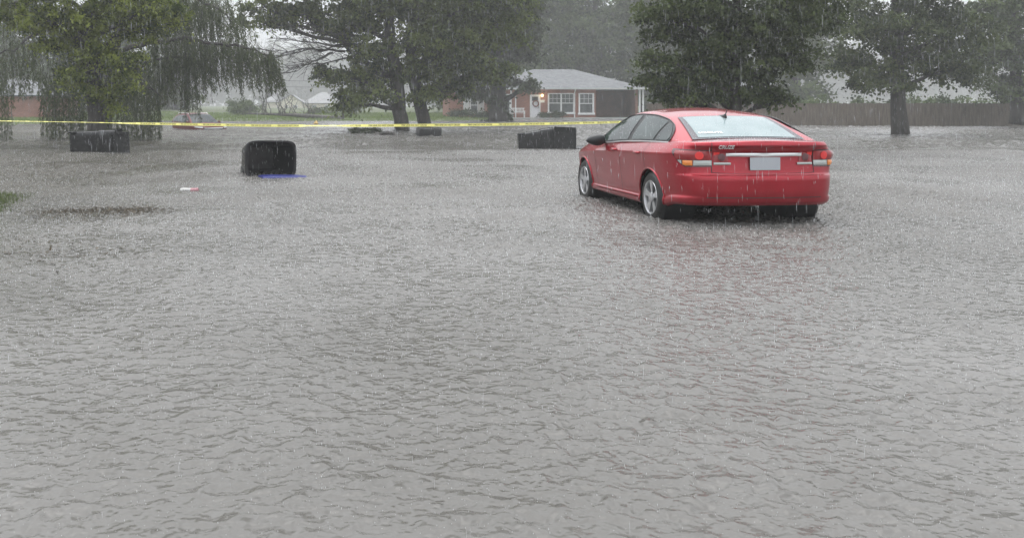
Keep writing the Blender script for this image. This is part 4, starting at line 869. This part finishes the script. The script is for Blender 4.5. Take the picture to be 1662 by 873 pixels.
    w0_, w1_, ww0, ww1 = q['wscr']; sheet('windscreen', w0_, w1_, ww0, ww1, .008, M['carglass'] if detail else M['suvglass'], car)
    for s_ in (1, -1):
        side_glass('window_surround', q['glo'][0][0], q['glo'][0][-1], .010, M['trimblack'], car, s_)
        pa = q['panes']
        pf = P[1 if s_ > 0 else 2] if detail else car; pr_ = P[3 if s_ > 0 else 4] if detail else car
        side_glass('window', pa[3], pa[4], .016, M['carglass'], pf, s_, (.012, .018)); side_glass('window', pa[1], pa[2], .016, M['carglass'], pr_, s_, (.012, .018)); side_glass('quarter_window', pa[0], pa[1] - .06, .016, M['carglass'], car, s_, (.012, .018))
        if detail:
            aa = np.linspace(q['glo'][0][0], q['glo'][0][-1], 40); zz = curve(*q['glo'])(aa); p = side_pt(aa, np.clip((zz - zbt(aa)) / (zr(aa) - zbt(aa)), 0, 1)); MB().tube([(a, (y * YS + .014) * s_, z - .008) for a, (y, z) in zip(aa, p)], .011, 6).build('chrome_strip', M['chrome'], car)
            hi = curve(*q['ghi'])(aa); p = side_pt(aa, np.clip((hi - zbt(aa)) / (zr(aa) - zbt(aa)), 0, 1)); MB().tube([(a, (y * YS + .010) * s_, z + .004) for a, (y, z) in zip(aa, p)], .009, 6).build('window_seal', M['trimblack'], car)
    # wheels
    def wheel(w, s_):
        r = q['wz']; yo = q['wy'] * YS * s_; wh = empty('wheel', (w, yo, r)); wh.parent = car; k = s_
        MB().lathe([(r * .66, -.0 * k), (r * .74, .004 * k), (r * .90, -.004 * k), (r * .985, -.03 * k), (r, -.06 * k), (r, -.17 * k), (r * .97, -.2 * k), (r * .7, -.215 * k), (r * .6, -.2 * k)], 48, 'y').build('tyre', M['tyre'], wh, smooth=True)
        rim = MB(); rim.lathe([(r * .67, -.004 * k), (r * .655, .006 * k), (r * .62, .0), (r * .60, -.03 * k), (r * .58, -.14 * k)], 48, 'y')
        for j in range(5):
            a0 = 2 * math.pi * j / 5 + .31
            for off in (-.13, .13):
                c0, c1 = a0 + off * 1.6, a0 + off * .95
                def pt(rr, a, y): return (rr * math.cos(a), y, rr * math.sin(a))
                w0, w1 = .16, .125; v = [pt(r * .10, c0 - w0 * 2.2, -.018 * k), pt(r * .10, c0 + w0 * 2.2, -.018 * k), pt(r * .62, c1 + w1, -.006 * k), pt(r * .62, c1 - w1, -.006 * k)]; v += [(x, y - .035 * k, z) for x, y, z in v]
                rim.add(v, [(0, 1, 2, 3), (7, 6, 5, 4), (0, 4, 5, 1), (1, 5, 6, 2), (2, 6, 7, 3), (3, 7, 4, 0)])
        rim.lathe([(r * .2, -.02 * k), (r * .19, .0), (r * .1, .008 * k), (0, .008 * k)], 24, 'y'); rim.build('rim', M['alloy'], wh, smooth=False)
        MB().lathe([(0, -.09 * k), (r * .5, -.09 * k), (r * .58, -.1 * k)], 32, 'y').build('brake_disc', M['trimblack'], wh)
    for w in wx:
        for s_ in (1, -1): wheel(w, s_)
    return dict(car=car, P=P, surf=surf, u_at_a=u_at_a, u_at_y=u_at_y, v_at_z=v_at_z, N=N, YS=YS, oy=oy, oa=oa, s=s, roof_z=roof_z, sheet=sheet, side_pt=side_pt, rear_glass=rg)

SEDAN = dict(ys=1.2, plan=[(3.62, 0), (3.60, .30), (3.50, .58), (3.30, .77), (2.95, .855), (2.3, .888), (1.3, .898), (.3, .898), (-.3, .885), (-.62, .845), (-.83, .755), (-.93, .60), (-.98, .35), (-1.0, 0)],
    zb=([-1, -.6, -.35, .4, 2.3, 3.1, 3.62], [.31, .30, .25, .21, .21, .24, .24]), zs=([-1.0, -.6, -.35, .3, 1.0, 1.7, 2.2, 2.6, 3.0, 3.4, 3.62], [1.065, 1.06, 1.05, 1.035, 1.01, .968, .94, .91, .865, .77, .70]),
    crown=([-1.0, -.9, -.6, -.3, 2.2, 2.6, 3.0, 3.4, 3.62], [.0, .025, .04, .04, .06, .085, .085, .05, 0]),
    side=([0, .04, .10, .125, .15, .3, .55, .76, .82, .86, .92, 1.0], [.075, .04, .033, .036, .050, .036, .018, .002, .0, .014, .045, .092]),
    rear=([0, .06, .25, .40, .47, .50, .55, .80, .90, .95, 1.0], [.07, .03, .0, .0, .012, .05, .062, .085, .06, .025, .04]),
    front=([0, .1, .4, .6, .8, 1.0], [.06, .02, .0, .01, .05, .16]), rows=(.10, .125, .82, .84, .86, .47, .49, .51, .95, .97, .985),
    arch=.372, wheels=(0, 2.685), wz=.327, wy=.86, doors=(.13, 1.02, 2.08), gh=(-.64, 2.47),
    zc=([-.64, -.45, -.2, .05, .3, .6, 1.0, 1.3, 1.6, 1.9, 2.2, 2.47], [1.06, 1.135, 1.235, 1.325, 1.395, 1.445, 1.472, 1.465, 1.415, 1.295, 1.14, .985]),
    yr=([-.64, -.45, -.2, .05, .3, .6, 1.0, 1.3, 1.6, 1.9, 2.2, 2.47], [.715, .68, .635, .605, .59, .582, .582, .585, .605, .655, .715, .76]),
    zr=([-.64, -.45, -.2, .05, .3, .6, 1.0, 1.3, 1.6, 1.9, 2.2, 2.47], [1.03, 1.115, 1.215, 1.30, 1.36, 1.395, 1.41, 1.395, 1.34, 1.22, 1.07, .94]),
    yb=([-.64, -.35, .3, 1.0, 1.7, 2.2, 2.47], [.74, .785, .812, .822, .818, .79, .77]), zbelt=([-.64, -.35, .3, 1.0, 1.7, 2.2, 2.47], [1.01, 1.035, 1.02, .995, .95, .92, .90]),
    rwin=(-.55, .17, .60, .50), wscr=(1.58, 2.40, .56, .70), glo=([-.36, .3, 1.0, 1.7, 2.12], [1.052, 1.04, 1.014, .972, .955]), ghi=([-.36, -.30, -.2, 0, .3, .6, 1.0, 1.3, 1.6, 1.9, 2.12], [1.075, 1.13, 1.20, 1.29, 1.345, 1.372, 1.378, 1.355, 1.285, 1.13, .975]), panes=(-.31, .08, .80, .93, 2.06))
PSI = .085; CZ = -.075
car = build_car('parked_car', 'shiny red four-door sedan standing in shallow floodwater at the right', (4.636, 11.962, CZ), math.pi / 2 + PSI, SEDAN, M['red'])
YS = car['YS']; sf = car['surf']; P = car['P']; root = car['car']
def ribbon(pts_fn, n, wdt, mi=1):
    pass
def seam(par, uv, wdt=.007, mirror=1):
    """dark panel gap lying on the skin along (u,v) points; joined to the panel as its own strip"""
    pts = [sf(u, v, .0012) for u, v in uv]; v = []; f = []
    for i, p in enumerate(pts):
        p = Vector(p); t = (Vector(pts[min(i + 1, len(pts) - 1)]) - Vector(pts[max(i - 1, 0)])).normalized(); u, vv = uv[i]
        n = (Vector(sf(u, vv, .02)) - Vector(sf(u, vv, 0))).normalized(); b = t.cross(n) * wdt / 2
        v += [p - b, p + b]
    v = [(a, b * mirror, c) for a, b, c in v]; f = [(2 * i, 2 * i + 1, 2 * i + 3, 2 * i + 2) for i in range(len(pts) - 1)]
    MB().add(v, f).build('panel_gap', M['seam'], par)
UA, UY, VZ = car['u_at_a'], car['u_at_y'], car['v_at_z']
for s_ in (1, -1):
    fdo, rdo = P[1 if s_ > 0 else 2], P[3 if s_ > 0 else 4]
    seam(fdo, [(UA(1.02), v) for v in np.linspace(.10, .99, 30)], .009, s_); seam(fdo, [(UA(2.08), v) for v in np.linspace(.10, .99, 30)], .009, s_)
    seam(fdo, [(UA(a), .10) for a in np.linspace(1.02, 2.08, 24)], .009, s_); seam(rdo, [(UA(a), .10) for a in np.linspace(.40, 1.02, 18)], .009, s_)
    seam(rdo, [(UA(.13 + .22 * (1 - t) ** 2 * 0), .56 + .43 * t) for t in np.linspace(0, 1, 20)], .009, s_)
    for par, ac in ((fdo, 1.22), (rdo, .33)):                       # door handles
        uu = UA(ac); vv = VZ(uu, .885); p0 = sf(uu, vv, .0); pts = []
        for t in np.linspace(-1, 1, 9): uq = UA(ac + t * .10); p = sf(uq, VZ(uq, .885), .006 + .026 * (1 - t * t) ** .5); pts.append((p[0], p[1] * s_, p[2]))
        MB().tube(pts, [.010, .016, .018, .018, .018, .018, .018, .016, .010], 8).build('handle', M['red'], par, smooth=True)
def skin_patch(nm, ulist, vlo, vhi, out, m, par, s_=1, nv=10, dome=0):
    """a lens following the body skin; ulist outline positions, vlo/vhi heights (metres) per position"""
    V, nU = [], len(ulist)
    for i, u in enumerate(ulist):
        for j in range(nv):
            t = j / (nv - 1); z = vlo[i] + (vhi[i] - vlo[i]) * t; o = out + dome * (4 * t * (1 - t)) * min(1, 4 * (i / (nU - 1)) * (1 - i / (nU - 1)) * 1.5)
            p = sf(u, VZ(u, z), o); V.append((p[0], p[1] * s_, p[2]))
    ff = [(i * nv + j, i * nv + j + 1, (i + 1) * nv + j + 1, (i + 1) * nv + j) for i in range(nU - 1) for j in range(nv - 1)]
    if s_ < 0: ff = [f[::-1] for f in ff]
    return MB().add(V, ff).build(nm, m, par, smooth=True)
def disc_on_rear(nm, yc, zc_, r, out, m, par, s_):
    V = [tuple(sf(UY(yc), VZ(UY(yc), zc_), out + .006))]; n = 20
    for k in range(n):
        a = 2 * math.pi * k / n; u = UY(yc + r * math.cos(a) / YS); p = sf(u, VZ(u, zc_ + r * math.sin(a)), out); V.append(tuple(p))
    V = [(a, b * s_, c) for a, b, c in V]
    return MB().add(V, [(0, 1 + k, 1 + (k + 1) % n) for k in range(n)]).build(nm, m, par, smooth=True)
for s_ in (1, -1):
    nU = 44; u0, u1 = float(UA(-.60)), float(UY(.545)); us = np.linspace(u0, u1, nU); t = np.linspace(0, 1, nU)
    lo = .775 + (.965 - .775) * np.clip(1 - t / .42, 0, 1) ** 1.5 + .008 * t; hi = .972 - .012 * t
    lamp = skin_patch('tail_lamp', us, lo - .014, hi + .012, .004, M['dark_lens'], root, s_); mid = np.maximum(lo + .004, .850)
    skin_patch('red_lens', us[6:], mid[6:] + .002, hi[6:] - .004, .012, M['red_lens'], lamp, s_, dome=.012)
    k0, k1 = int(nU * .36), int(nU * .60); skin_patch('amber_lens', us[k0:k1], lo[k0:k1] + .006, mid[k0:k1] - .004, .012, M['amber'], lamp, s_, dome=.008)
    skin_patch('clear_lens', us[k1:], lo[k1:] + .006, mid[k1:] - .004, .012, M['white_lens'], lamp, s_, dome=.008); skin_patch('clear_lens', us[k0 - 5:k0], lo[k0 - 5:k0] + .004, mid[k0 - 5:k0] - .003, .012, M['white_lens'], lamp, s_)
    disc_on_rear('reflector', .665, .905, .048, .030, M['red_lens2'], lamp, s_)
    # lamp part on the boot lid
    us = np.linspace(float(UY(.525)), float(UY(.375)), 16); t = np.linspace(0, 1, 16); hi2 = .952 - .02 * t; lo2 = .80 + .0 * t
    l2 = skin_patch('tail_lamp', us, lo2, hi2, .006, M['red_lens'], P[5], s_, dome=.008); us2 = np.linspace(float(UY(.525)), float(UY(.35)), 16)
    skin_patch('clear_lens', us2, lo2 - .002, lo2 + .024, .016, M['white_lens'], l2, s_, dome=.005); disc_on_rear('reflector', .445, .885, .045, .022, M['dark_lens'], l2, s_)
    us3 = us[:7]; skin_patch('reflector', us3, np.linspace(.905, .925, 7), np.full(7, .947), .018, M['red_lens2'], l2, s_)
    seam(P[5], [(UY(.545), v) for v in np.linspace(.52, .99, 26)], .012, s_)
    seam(P[5], [(UY(y), .505 + .015 * (y / .545) ** 4) for y in np.linspace(.545, 0, 20)], .010, s_)
    seam(P[6], [(UY(y), .13) for y in np.linspace(.6, 0, 20)], .010, s_)
    # mirrors
    mr = MB(); v, f = [], []
    for i in range(13):
        tt = i / 12; yy = .885 + tt * .27; rr = math.sin(math.pi * min(1, .16 + tt * .84)) ** .6; zc_ = 1.0 - .012 * tt; 
        for k in range(14):
            a = 2 * math.pi * k / 14; v.append((1.80 + .085 * rr * math.cos(a) - (.02 if math.cos(a) < 0 else 0), (yy + (YS - 1) * .72) * s_, zc_ + (.096 - .022 * tt) * rr * math.sin(a)))
    f = [(i * 14 + k, i * 14 + (k + 1) % 14, (i + 1) * 14 + (k + 1) % 14, (i + 1) * 14 + k) for i in range(12) for k in range(14)] + [tuple(range(14)), tuple(168 + k for k in range(14))]
    mo = mr.add(v, f).build('wing_mirror', M['trimblack'], root, smooth=True)
    MB().tube([(1.86, .80 * YS * s_, .965), (1.83, (.92 + .14) * s_, .965)], [.03, .025], 8).build('mirror_arm', M['trimblack'], mo)
# chrome bar, plate, badge, reflector, aerial, sticker
us = [float(UY(y)) for y in np.linspace(.40, 0, 14)]; 
for s_ in (1, -1): skin_patch('chrome_bar', us, np.linspace(.900, .892, 14), np.full(14, .935), .022, M['chrome'], P[5], s_, nv=6, dome=.006)
pm = MB().box(-.004, .004, -.155 * YS, .155 * YS, .735, .885).build('number_plate', M['plate'], P[5]); pm.location = (float(sf(car['N'] - 1, .62)[0]) - .014, 0, 0)
def letters(body, size, place, nm, m, par, bold=0.0):
    me = text_mesh(body, size, .0, bold); v, f = mesh_vf(me); bpy.data.meshes.remove(me); return MB().add([place(x, y) for x, y, _ in v], f).build(nm, m, par)
def bp(x, y): yy = .40 * YS - x; u = UY(abs(yy) / YS); p = sf(u, VZ(u, 1.005 + y), .006); return (p[0], math.copysign(p[1], yy), p[2])
letters('CRUZE', .060, bp, 'badge', M['badge'], P[5], .0020)
rzf = car['roof_z']
def sp(x, y):
    yy = .355 - x / YS; a = -.40 + y * .78; z = float(rzf(a, yy)); return (a - .009, yy * YS, z + .017)
letters('SCHRUTE', .072, sp, 'sticker', M['white_paint'], car['rear_glass'], .002)
za = float(rzf(.10, 0)); an = MB(); v = []
for i in range(9):
    t = i / 8; hgt = .085 * (t ** 1.6) * (1 - max(0, (t - .86) / .14) ** 2 * .6); wd_ = .048 * math.sin(math.pi * (.08 + .84 * t)); ax = .22 - t * .17
    v += [(ax, wd_, float(rzf(ax, 0)) + .001), (ax - .01, wd_ * .4, float(rzf(ax, 0)) + .004 + hgt * .7), (ax - .015, 0, float(rzf(ax, 0)) + .006 + hgt), (ax - .01, -wd_ * .4, float(rzf(ax, 0)) + .004 + hgt * .7), (ax, -wd_, float(rzf(ax, 0)) + .001)]
an.add(v, [(i * 5 + k, i * 5 + k + 1, i * 5 + 6 + k, i * 5 + 5 + k) for i in range(8) for k in range(4)] + [(0, 4, 3, 2, 1), (40, 41, 42, 43, 44)]).tube([(.06, 0, za + .05), (.03, 0, za + .105)], .006, 6).build('roof_aerial', M['trimblack'], root, smooth=True)

SUV = dict(ys=1.1, plan=[(3.55, 0), (3.53, .35), (3.44, .65), (3.2, .84), (2.9, .89), (2.3, .91), (1.3, .915), (.2, .91), (-.4, .895), (-.72, .84), (-.86, .70), (-.91, .4), (-.92, 0)],
    zb=([-.92, -.3, .4, 2.3, 3.1, 3.55], [.35, .32, .28, .28, .3, .28]), zs=([-.92, -.3, .6, 1.6, 2.3, 2.8, 3.2, 3.55], [1.16, 1.15, 1.12, 1.08, 1.06, 1.03, .98, .90]),
    crown=([-.92, -.6, 2.0, 2.6, 3.2, 3.55], [0, .03, .04, .05, .05, .0]), side=SEDAN['side'], rear=([0, .3, .6, 1.0], [.06, 0, .04, .06]), front=([0, .1, .4, .6, .8, 1.0], [.06, .02, .0, .0, .02, .12]), rows=(.82, .86),
    arch=.40, wheels=(0, 2.62), wz=.35, wy=.88, gh=(-.86, 2.45), zc=([-.86, -.72, -.5, -.2, .4, 1.0, 1.4, 1.8, 2.15, 2.45], [1.12, 1.42, 1.58, 1.64, 1.675, 1.665, 1.60, 1.42, 1.23, 1.08]),
    yr=([-.86, -.5, .4, 1.2, 1.8, 2.45], [.74, .64, .62, .63, .70, .80]), zr=([-.86, -.72, -.5, -.2, .4, 1.0, 1.4, 1.8, 2.15, 2.45], [1.10, 1.38, 1.53, 1.58, 1.61, 1.595, 1.52, 1.33, 1.15, 1.04]),
    yb=([-.86, -.3, 1.0, 2.0, 2.45], [.80, .835, .845, .84, .81]), zbelt=([-.86, -.3, .6, 1.6, 2.45], [1.12, 1.13, 1.10, 1.06, 1.0]), rwin=(-.80, -.5, .64, .56), wscr=(1.32, 2.36, .60, .74),
    glo=([-.6, .3, 1.2, 2.1], [1.17, 1.145, 1.11, 1.08]), ghi=([-.6, -.45, -.2, .4, 1.0, 1.4, 1.8, 2.1], [1.2, 1.36, 1.5, 1.545, 1.535, 1.45, 1.28, 1.10]), panes=(-.52, .0, .82, .93, 2.02))
fx = onwater(345, 211); yaw = math.atan2(-.84, .54); cz = -.72
fwd = Vector((math.cos(yaw), math.sin(yaw), 0)); suv = build_car('flooded_car', 'dark red car sunk to its bonnet in the far floodwater', fx - fwd * 3.5 + Vector((.08, 0, cz)), yaw, SUV, M['maroon'], False)
sr = suv['car']; ss = suv['surf']
def front_patch(nm, y0_, y1_, z0, z1, out, m, par, tilt=0):
    N_ = suv['N']; V = []; nn = 12
    for i in range(nn):
        y = y0_ + (y1_ - y0_) * i / (nn - 1); ids = np.arange(N_)[:N_ // 2]; u = np.interp(abs(y), suv['oy'][:N_ // 2], ids)
        for z in np.linspace(z0 + tilt * abs(y), z1 + tilt * abs(y) * .7, 5): p = ss(u, suv['v_at_z'](u, z), out); V.append((p[0], math.copysign(p[1], y), p[2]))
    return MB().add(V, [(i * 5 + j, i * 5 + j + 1, i * 5 + 6 + j, i * 5 + 5 + j) for i in range(nn - 1) for j in range(4)]).build(nm, m, par, smooth=True)
for s_ in (1, -1): front_patch('headlight', .60 * s_, .88 * s_, .76, .85, .012, M['white_lens'], sr, .10)
front_patch('grille', -.57, .57, .70, .85, .010, M['trimblack'], sr); front_patch('chrome_bar', -.50, .50, .80, .825, .022, M['chrome'], sr)
for s_ in (1, -1):
    MB().tube([(-.5, .60 * s_, 1.60), (-.4, .60 * s_, 1.66), (1.0, .60 * s_, 1.67), (1.15, .60 * s_, 1.61)], .022, 8).build('roof_rail', M['chrome'], sr)
    MB().lathe([(0, 0), (.07, .01), (.10, .08), (.09, .18), (0, .21)], 12, 'y', (1.95, .86 if s_ > 0 else -1.07, 1.12)).build('wing_mirror', M['maroon'], sr, smooth=True)
for s_ in (.3, -.35): MB().tube([(2.33, s_, 1.15), (1.9, s_ + .45, 1.39)], .012, 5).build('wiper', M['trimblack'], sr)

# ------------------------------------------------------------ caution tape
M['tape'] = mat('yellow_caution_tape', (.92, .86, .24), .35)
_tb = bsdf(M['tape']); _tb.inputs['Transmission Weight'].default_value = 0
tp_ = [(-260, 193, 27), (-90, 195, 25.5), (0, 196.5, 24.5), (150, 199, 22.8), (240, 201, 21.6), (330, 202.5, 20.6), (450, 204.2, 19.6), (520, 204.4, 19.2), (650, 203.8, 18.9), (760, 203, 18.9), (880, 201.2, 19.6), (960, 199.6, 21), (1020, 198, 22.6), (1110, 194.5, 25), (1180, 192, 26.7)]
xs = [p[0] for p in tp_]; cpy, cD = curve(xs, [p[1] for p in tp_]), curve(xs, [p[2] for p in tp_])
tw_ = curve([-260, 0, 130, 180, 240, 440, 478, 500, 540, 585, 650, 1180], [1.25, 1.25, 1.35, 1.30, .35, .25, .3, 1.05, 1.15, .35, .1, .55])           # twist about its length
def tape_pt(px, w):
    c = at(px, float(cpy(px)), float(cD(px))); e = .027; th = float(tw_(px)); d = Vector((0, math.sin(th), math.cos(th))); return c + d * w * e
td = MB(); v = []; xs2 = np.linspace(-255, 1178, 420)
for px in xs2:
    for w in (-1, 0, 1): v.append(tape_pt(px, w))
td.add(v, [(i * 3 + k, i * 3 + k + 1, i * 3 + 4 + k, i * 3 + 3 + k) for i in range(len(xs2) - 1) for k in range(2)]); tape = td.build('caution_tape', M['tape'], None); tag(tape, 'long yellow caution tape stretched across the whole flooded street', 'tape')
M['ink'] = mat('black_tape_print', (.16, .14, .03), .5); lt = MB(); me = text_mesh('FIRE LINE DO NOT CROSS', .044, 0, .0015); tv, tf = mesh_vf(me); bpy.data.meshes.remove(me)
arc = [0.0]; cs = [at(px, float(cpy(px)), float(cD(px))) for px in xs2]
for i in range(1, len(cs)): arc.append(arc[-1] + (cs[i] - cs[i - 1]).length)
arc = np.array(arc); tw0 = max(x for x, _, _ in tv) * 2; step = tw0 + .16; k0 = step
while k0 < arc[-1] - step:
    vv = []
    for x, y, _ in tv: px = float(np.interp(k0 + x, arc, xs2)); p = tape_pt(px, y / .027); th = float(tw_(px)); vv.append(p + Vector((0, -math.cos(th), math.sin(th))) * .002)
    lt.add(vv, tf); k0 += step
lt.build('lettering', M['ink'], tape)

# ------------------------------------------------------------ floating things
fb = empty('floating_branch', onwater(600, 217), 0, 'torn leafy branch floating left of the maple trunks', 'branch'); mb = MB(); bl = []
mb.tube([(-.5, 0, .02), (0, .05, .05), (.55, 0, .03)], [.03, .05, .035], 6)
for _ in range(26):
    a = Vector((random.uniform(-.5, .5), 0, .03)); d = Vector((random.gauss(-.15, .3), random.gauss(0, .2), random.uniform(.05, .32))); branch(mb, a, a + d, .014, .004, .05, .05, 4, 4); bl.append((tuple(a + d * .8), (.12, .12, .07)))
mb.build('twigs', M['bark'], fb); build_crown(fb, bl, .09, .12, 7, M['leaf_ivy'], name='foliage')
lg = MB().tube([(-.42, 0, .02), (-.2, .02, .10), (.1, 0, .12), (.36, -.02, .07), (.5, 0, -.02)], [.08, .13, .14, .12, .06], 10).build('floating_log', M['bark'], None, smooth=True, loc=onwater(627, 219.8)); tag(lg, 'short dark log floating just right of the torn branch', 'log')
lg.scale = (.75, 1, .8)
M['cup_w'] = noisy(mat('white_can_paint', rough=.3), (.40, .39, .37), (.70, .69, .67), 30); M['cup_r'] = noisy(mat('pinkish_red_can_paint', rough=.3), (.30, .08, .11), (.52, .30, .32), 40)
dc_ = empty('drink_can', onwater(307, 309.5) + Vector((0, 0, .008)), R(-8), 'crushed white and pinkish red drink can floating by itself', 'can')
MB().lathe([(0, -.15), (.030, -.15), (.036, -.13), (.036, .03)], 14, 'x').build('can_body', M['cup_w'], dc_, smooth=True); MB().lathe([(.036, .031), (.036, .10), (.045, .15), (.03, .16), (0, .16)], 14, 'x').build('can_end', M['cup_r'], dc_, smooth=True)
# bark mulch and leaf litter lying on the water
M['litter'] = leaf_mat('brown_litter', (.035, .026, .018), (.11, .085, .05), transl=.1)
Ps = []
for px, py, sx, sy, n in ((165, 342, .50, .26, 1500), (222, 342, .2, .22, 700), (110, 344, .25, .2, 300), (140, 352, .5, .3, 300), (90, 283, 1.1, .7, 1300), (180, 272, 1.0, .6, 900), (30, 268, 1.2, .7, 1000), (300, 266, .5, .2, 160), (60, 395, .9, .7, 500), (20, 420, .6, .5, 300)):
    c = onwater(px, py); q_ = RNG.normal(size=(n, 3)) * np.array((sx, sy, .0)) + np.array((c.x, c.y, .013)); Ps.append(q_)
P_ = np.concatenate(Ps); P_[:, 2] = water_h(P_[:, 0], P_[:, 1]) + RNG.uniform(.001, .006, len(P_)); d = RNG.normal(size=(len(P_), 3)) * np.array((1, 1, .04)); V, Fq, tt = leaves(P_, RNG.uniform(.015, .07, len(P_)), RNG.uniform(.008, .026, len(P_)), np.clip(RNG.normal(.4, .25, len(P_)), 0, 1), 0, .05, d * 3)
tag(link('floating_litter', npmesh('floating_litter', V, Fq, tt), M['litter']), 'brown mulch and leaf litter drifting on the water', None, None, 'stuff')

# ------------------------------------------------------------ rain and splashes
def drop_mat(name, col, a):
    m = bpy.data.materials.new(name); m.use_nodes = True; n, l = m.node_tree.nodes, m.node_tree.links; b = bsdf(m)
    b.inputs['Base Color'].default_value = (*col, 1); b.inputs['Roughness'].default_value = .1; b.inputs['IOR'].default_value = 1.33
    t = n.new('ShaderNodeBsdfTransparent'); d = n.new('ShaderNodeBsdfTranslucent'); d.inputs[0].default_value = (*col, 1); x0 = n.new('ShaderNodeMixShader'); x0.inputs[0].default_value = .5; x = n.new('ShaderNodeMixShader'); x.inputs[0].default_value = a
    l.new(b.outputs[0], x0.inputs[1]); l.new(d.outputs[0], x0.inputs[2]); l.new(t.outputs[0], x.inputs[1]); l.new(x0.outputs[0], x.inputs[2]); l.new(x.outputs[0], n['Material Output'].inputs[0]); return m
M['rain'] = drop_mat('falling_rain', (.88, .90, .93), .36); M['splash'] = drop_mat('splash_water', (.9, .91, .92), .66)
def spindles(P, L, r, tilt):
    N = len(P); ax = np.stack([tilt + RNG.normal(0, .015, N), RNG.normal(0, .015, N), -np.ones(N)], 1); a = unit(ax); b = unit(np.cross(a, RNG.normal(size=(N, 3)))); c = np.cross(a, b); L = L[:, None]; r = r[:, None]
    ring = [P + a * L * .45 + (b * math.cos(w) + c * math.sin(w)) * r for w in (0, 2.094, 4.189)]
    V = np.stack([P, *ring, P + a * L], 1).reshape(-1, 3); base = np.arange(N)[:, None] * 5
    F_ = np.concatenate([base + np.array(t)[None] for t in ((0, 1, 2), (0, 2, 3), (0, 3, 1), (4, 2, 1), (4, 3, 2), (4, 1, 3))]); return V, F_
n = 24000; Y = 2.2 + 24 * RNG.random(n) ** .8; X = RNG.uniform(-.55, .85, n) * Y; Z = RNG.uniform(.02, 5.5, n); ok = Z < H + .16 * Y; X, Y, Z = X[ok], Y[ok], Z[ok]
rp = np.stack([X, Y, Z], 1); cx, cy = X - 4.55, Y - 13.3; rp = rp[~((np.abs(cx) < 1.4) & (np.abs(cy) < 2.7) & (rp[:, 2] < 1.45))]
V, F_ = spindles(rp, np.clip(RNG.lognormal(-2.9, .5, len(rp)), .015, .17) * np.clip(rp[:, 1] / 8, .5, 1), RNG.uniform(.0008, .0019, len(rp)) * np.clip(rp[:, 1] / 8, .35, 1), .03)
tag(link('rain', npmesh('rain', V, F_), M['rain']), 'heavy rain falling in fine pale streaks', None, None, 'stuff')
n = 46000; Y = 2.4 + 26 * RNG.random(n) ** 1.0; X = RNG.uniform(-.55, .85, n) * Y; sp_ = np.stack([X, Y, np.zeros(n)], 1); hgt = (RNG.gamma(2, .005, n) + .003) * np.clip(Y / 9, .35, 1.2); sp_[:, 2] = hgt
cx, cy = X - 4.55, Y - 13.3; sp_ = sp_[~((np.abs(cx) < 1.1) & (np.abs(cy) < 2.3))]; hgt = sp_[:, 2].copy(); sp_[:, 2] += water_h(sp_[:, 0], sp_[:, 1])
V1, F1 = spindles(sp_, hgt, RNG.uniform(.0009, .0032, len(sp_)) * np.clip(sp_[:, 1] / 9, .30, 1.25), 0)
# drops bouncing on the car's roof, bonnet and boot
dg = bpy.context.evaluated_depsgraph_get(); dg.update(); q_ = []
for _ in range(5200):
    x, y = 4.55 + random.uniform(-1.3, 1.3), 13.3 + random.uniform(-2.6, 2.6); hit, loc, nn, *_r, ob, _m = S.ray_cast(dg, Vector((x, y, 1.9)), Vector((0, 0, -1)), distance=1.8)
    if hit and nn.z > .45 and loc.z > .5: q_.append((loc.x + random.gauss(0, .01), loc.y + random.gauss(0, .01), loc.z + random.expovariate(1 / .022)))
if q_:
    q_ = np.array(q_); V2, F2 = spindles(q_, RNG.uniform(.004, .013, len(q_)), RNG.uniform(.001, .0028, len(q_)), 0); V1, F1 = np.concatenate([V1, V2]), np.concatenate([F1, F2 + len(V1)])
tag(link('rain_splashes', npmesh('rain_splashes', V1, F1), M['splash']), 'tiny splashes of rain over the water and the red car', None, None, 'stuff')
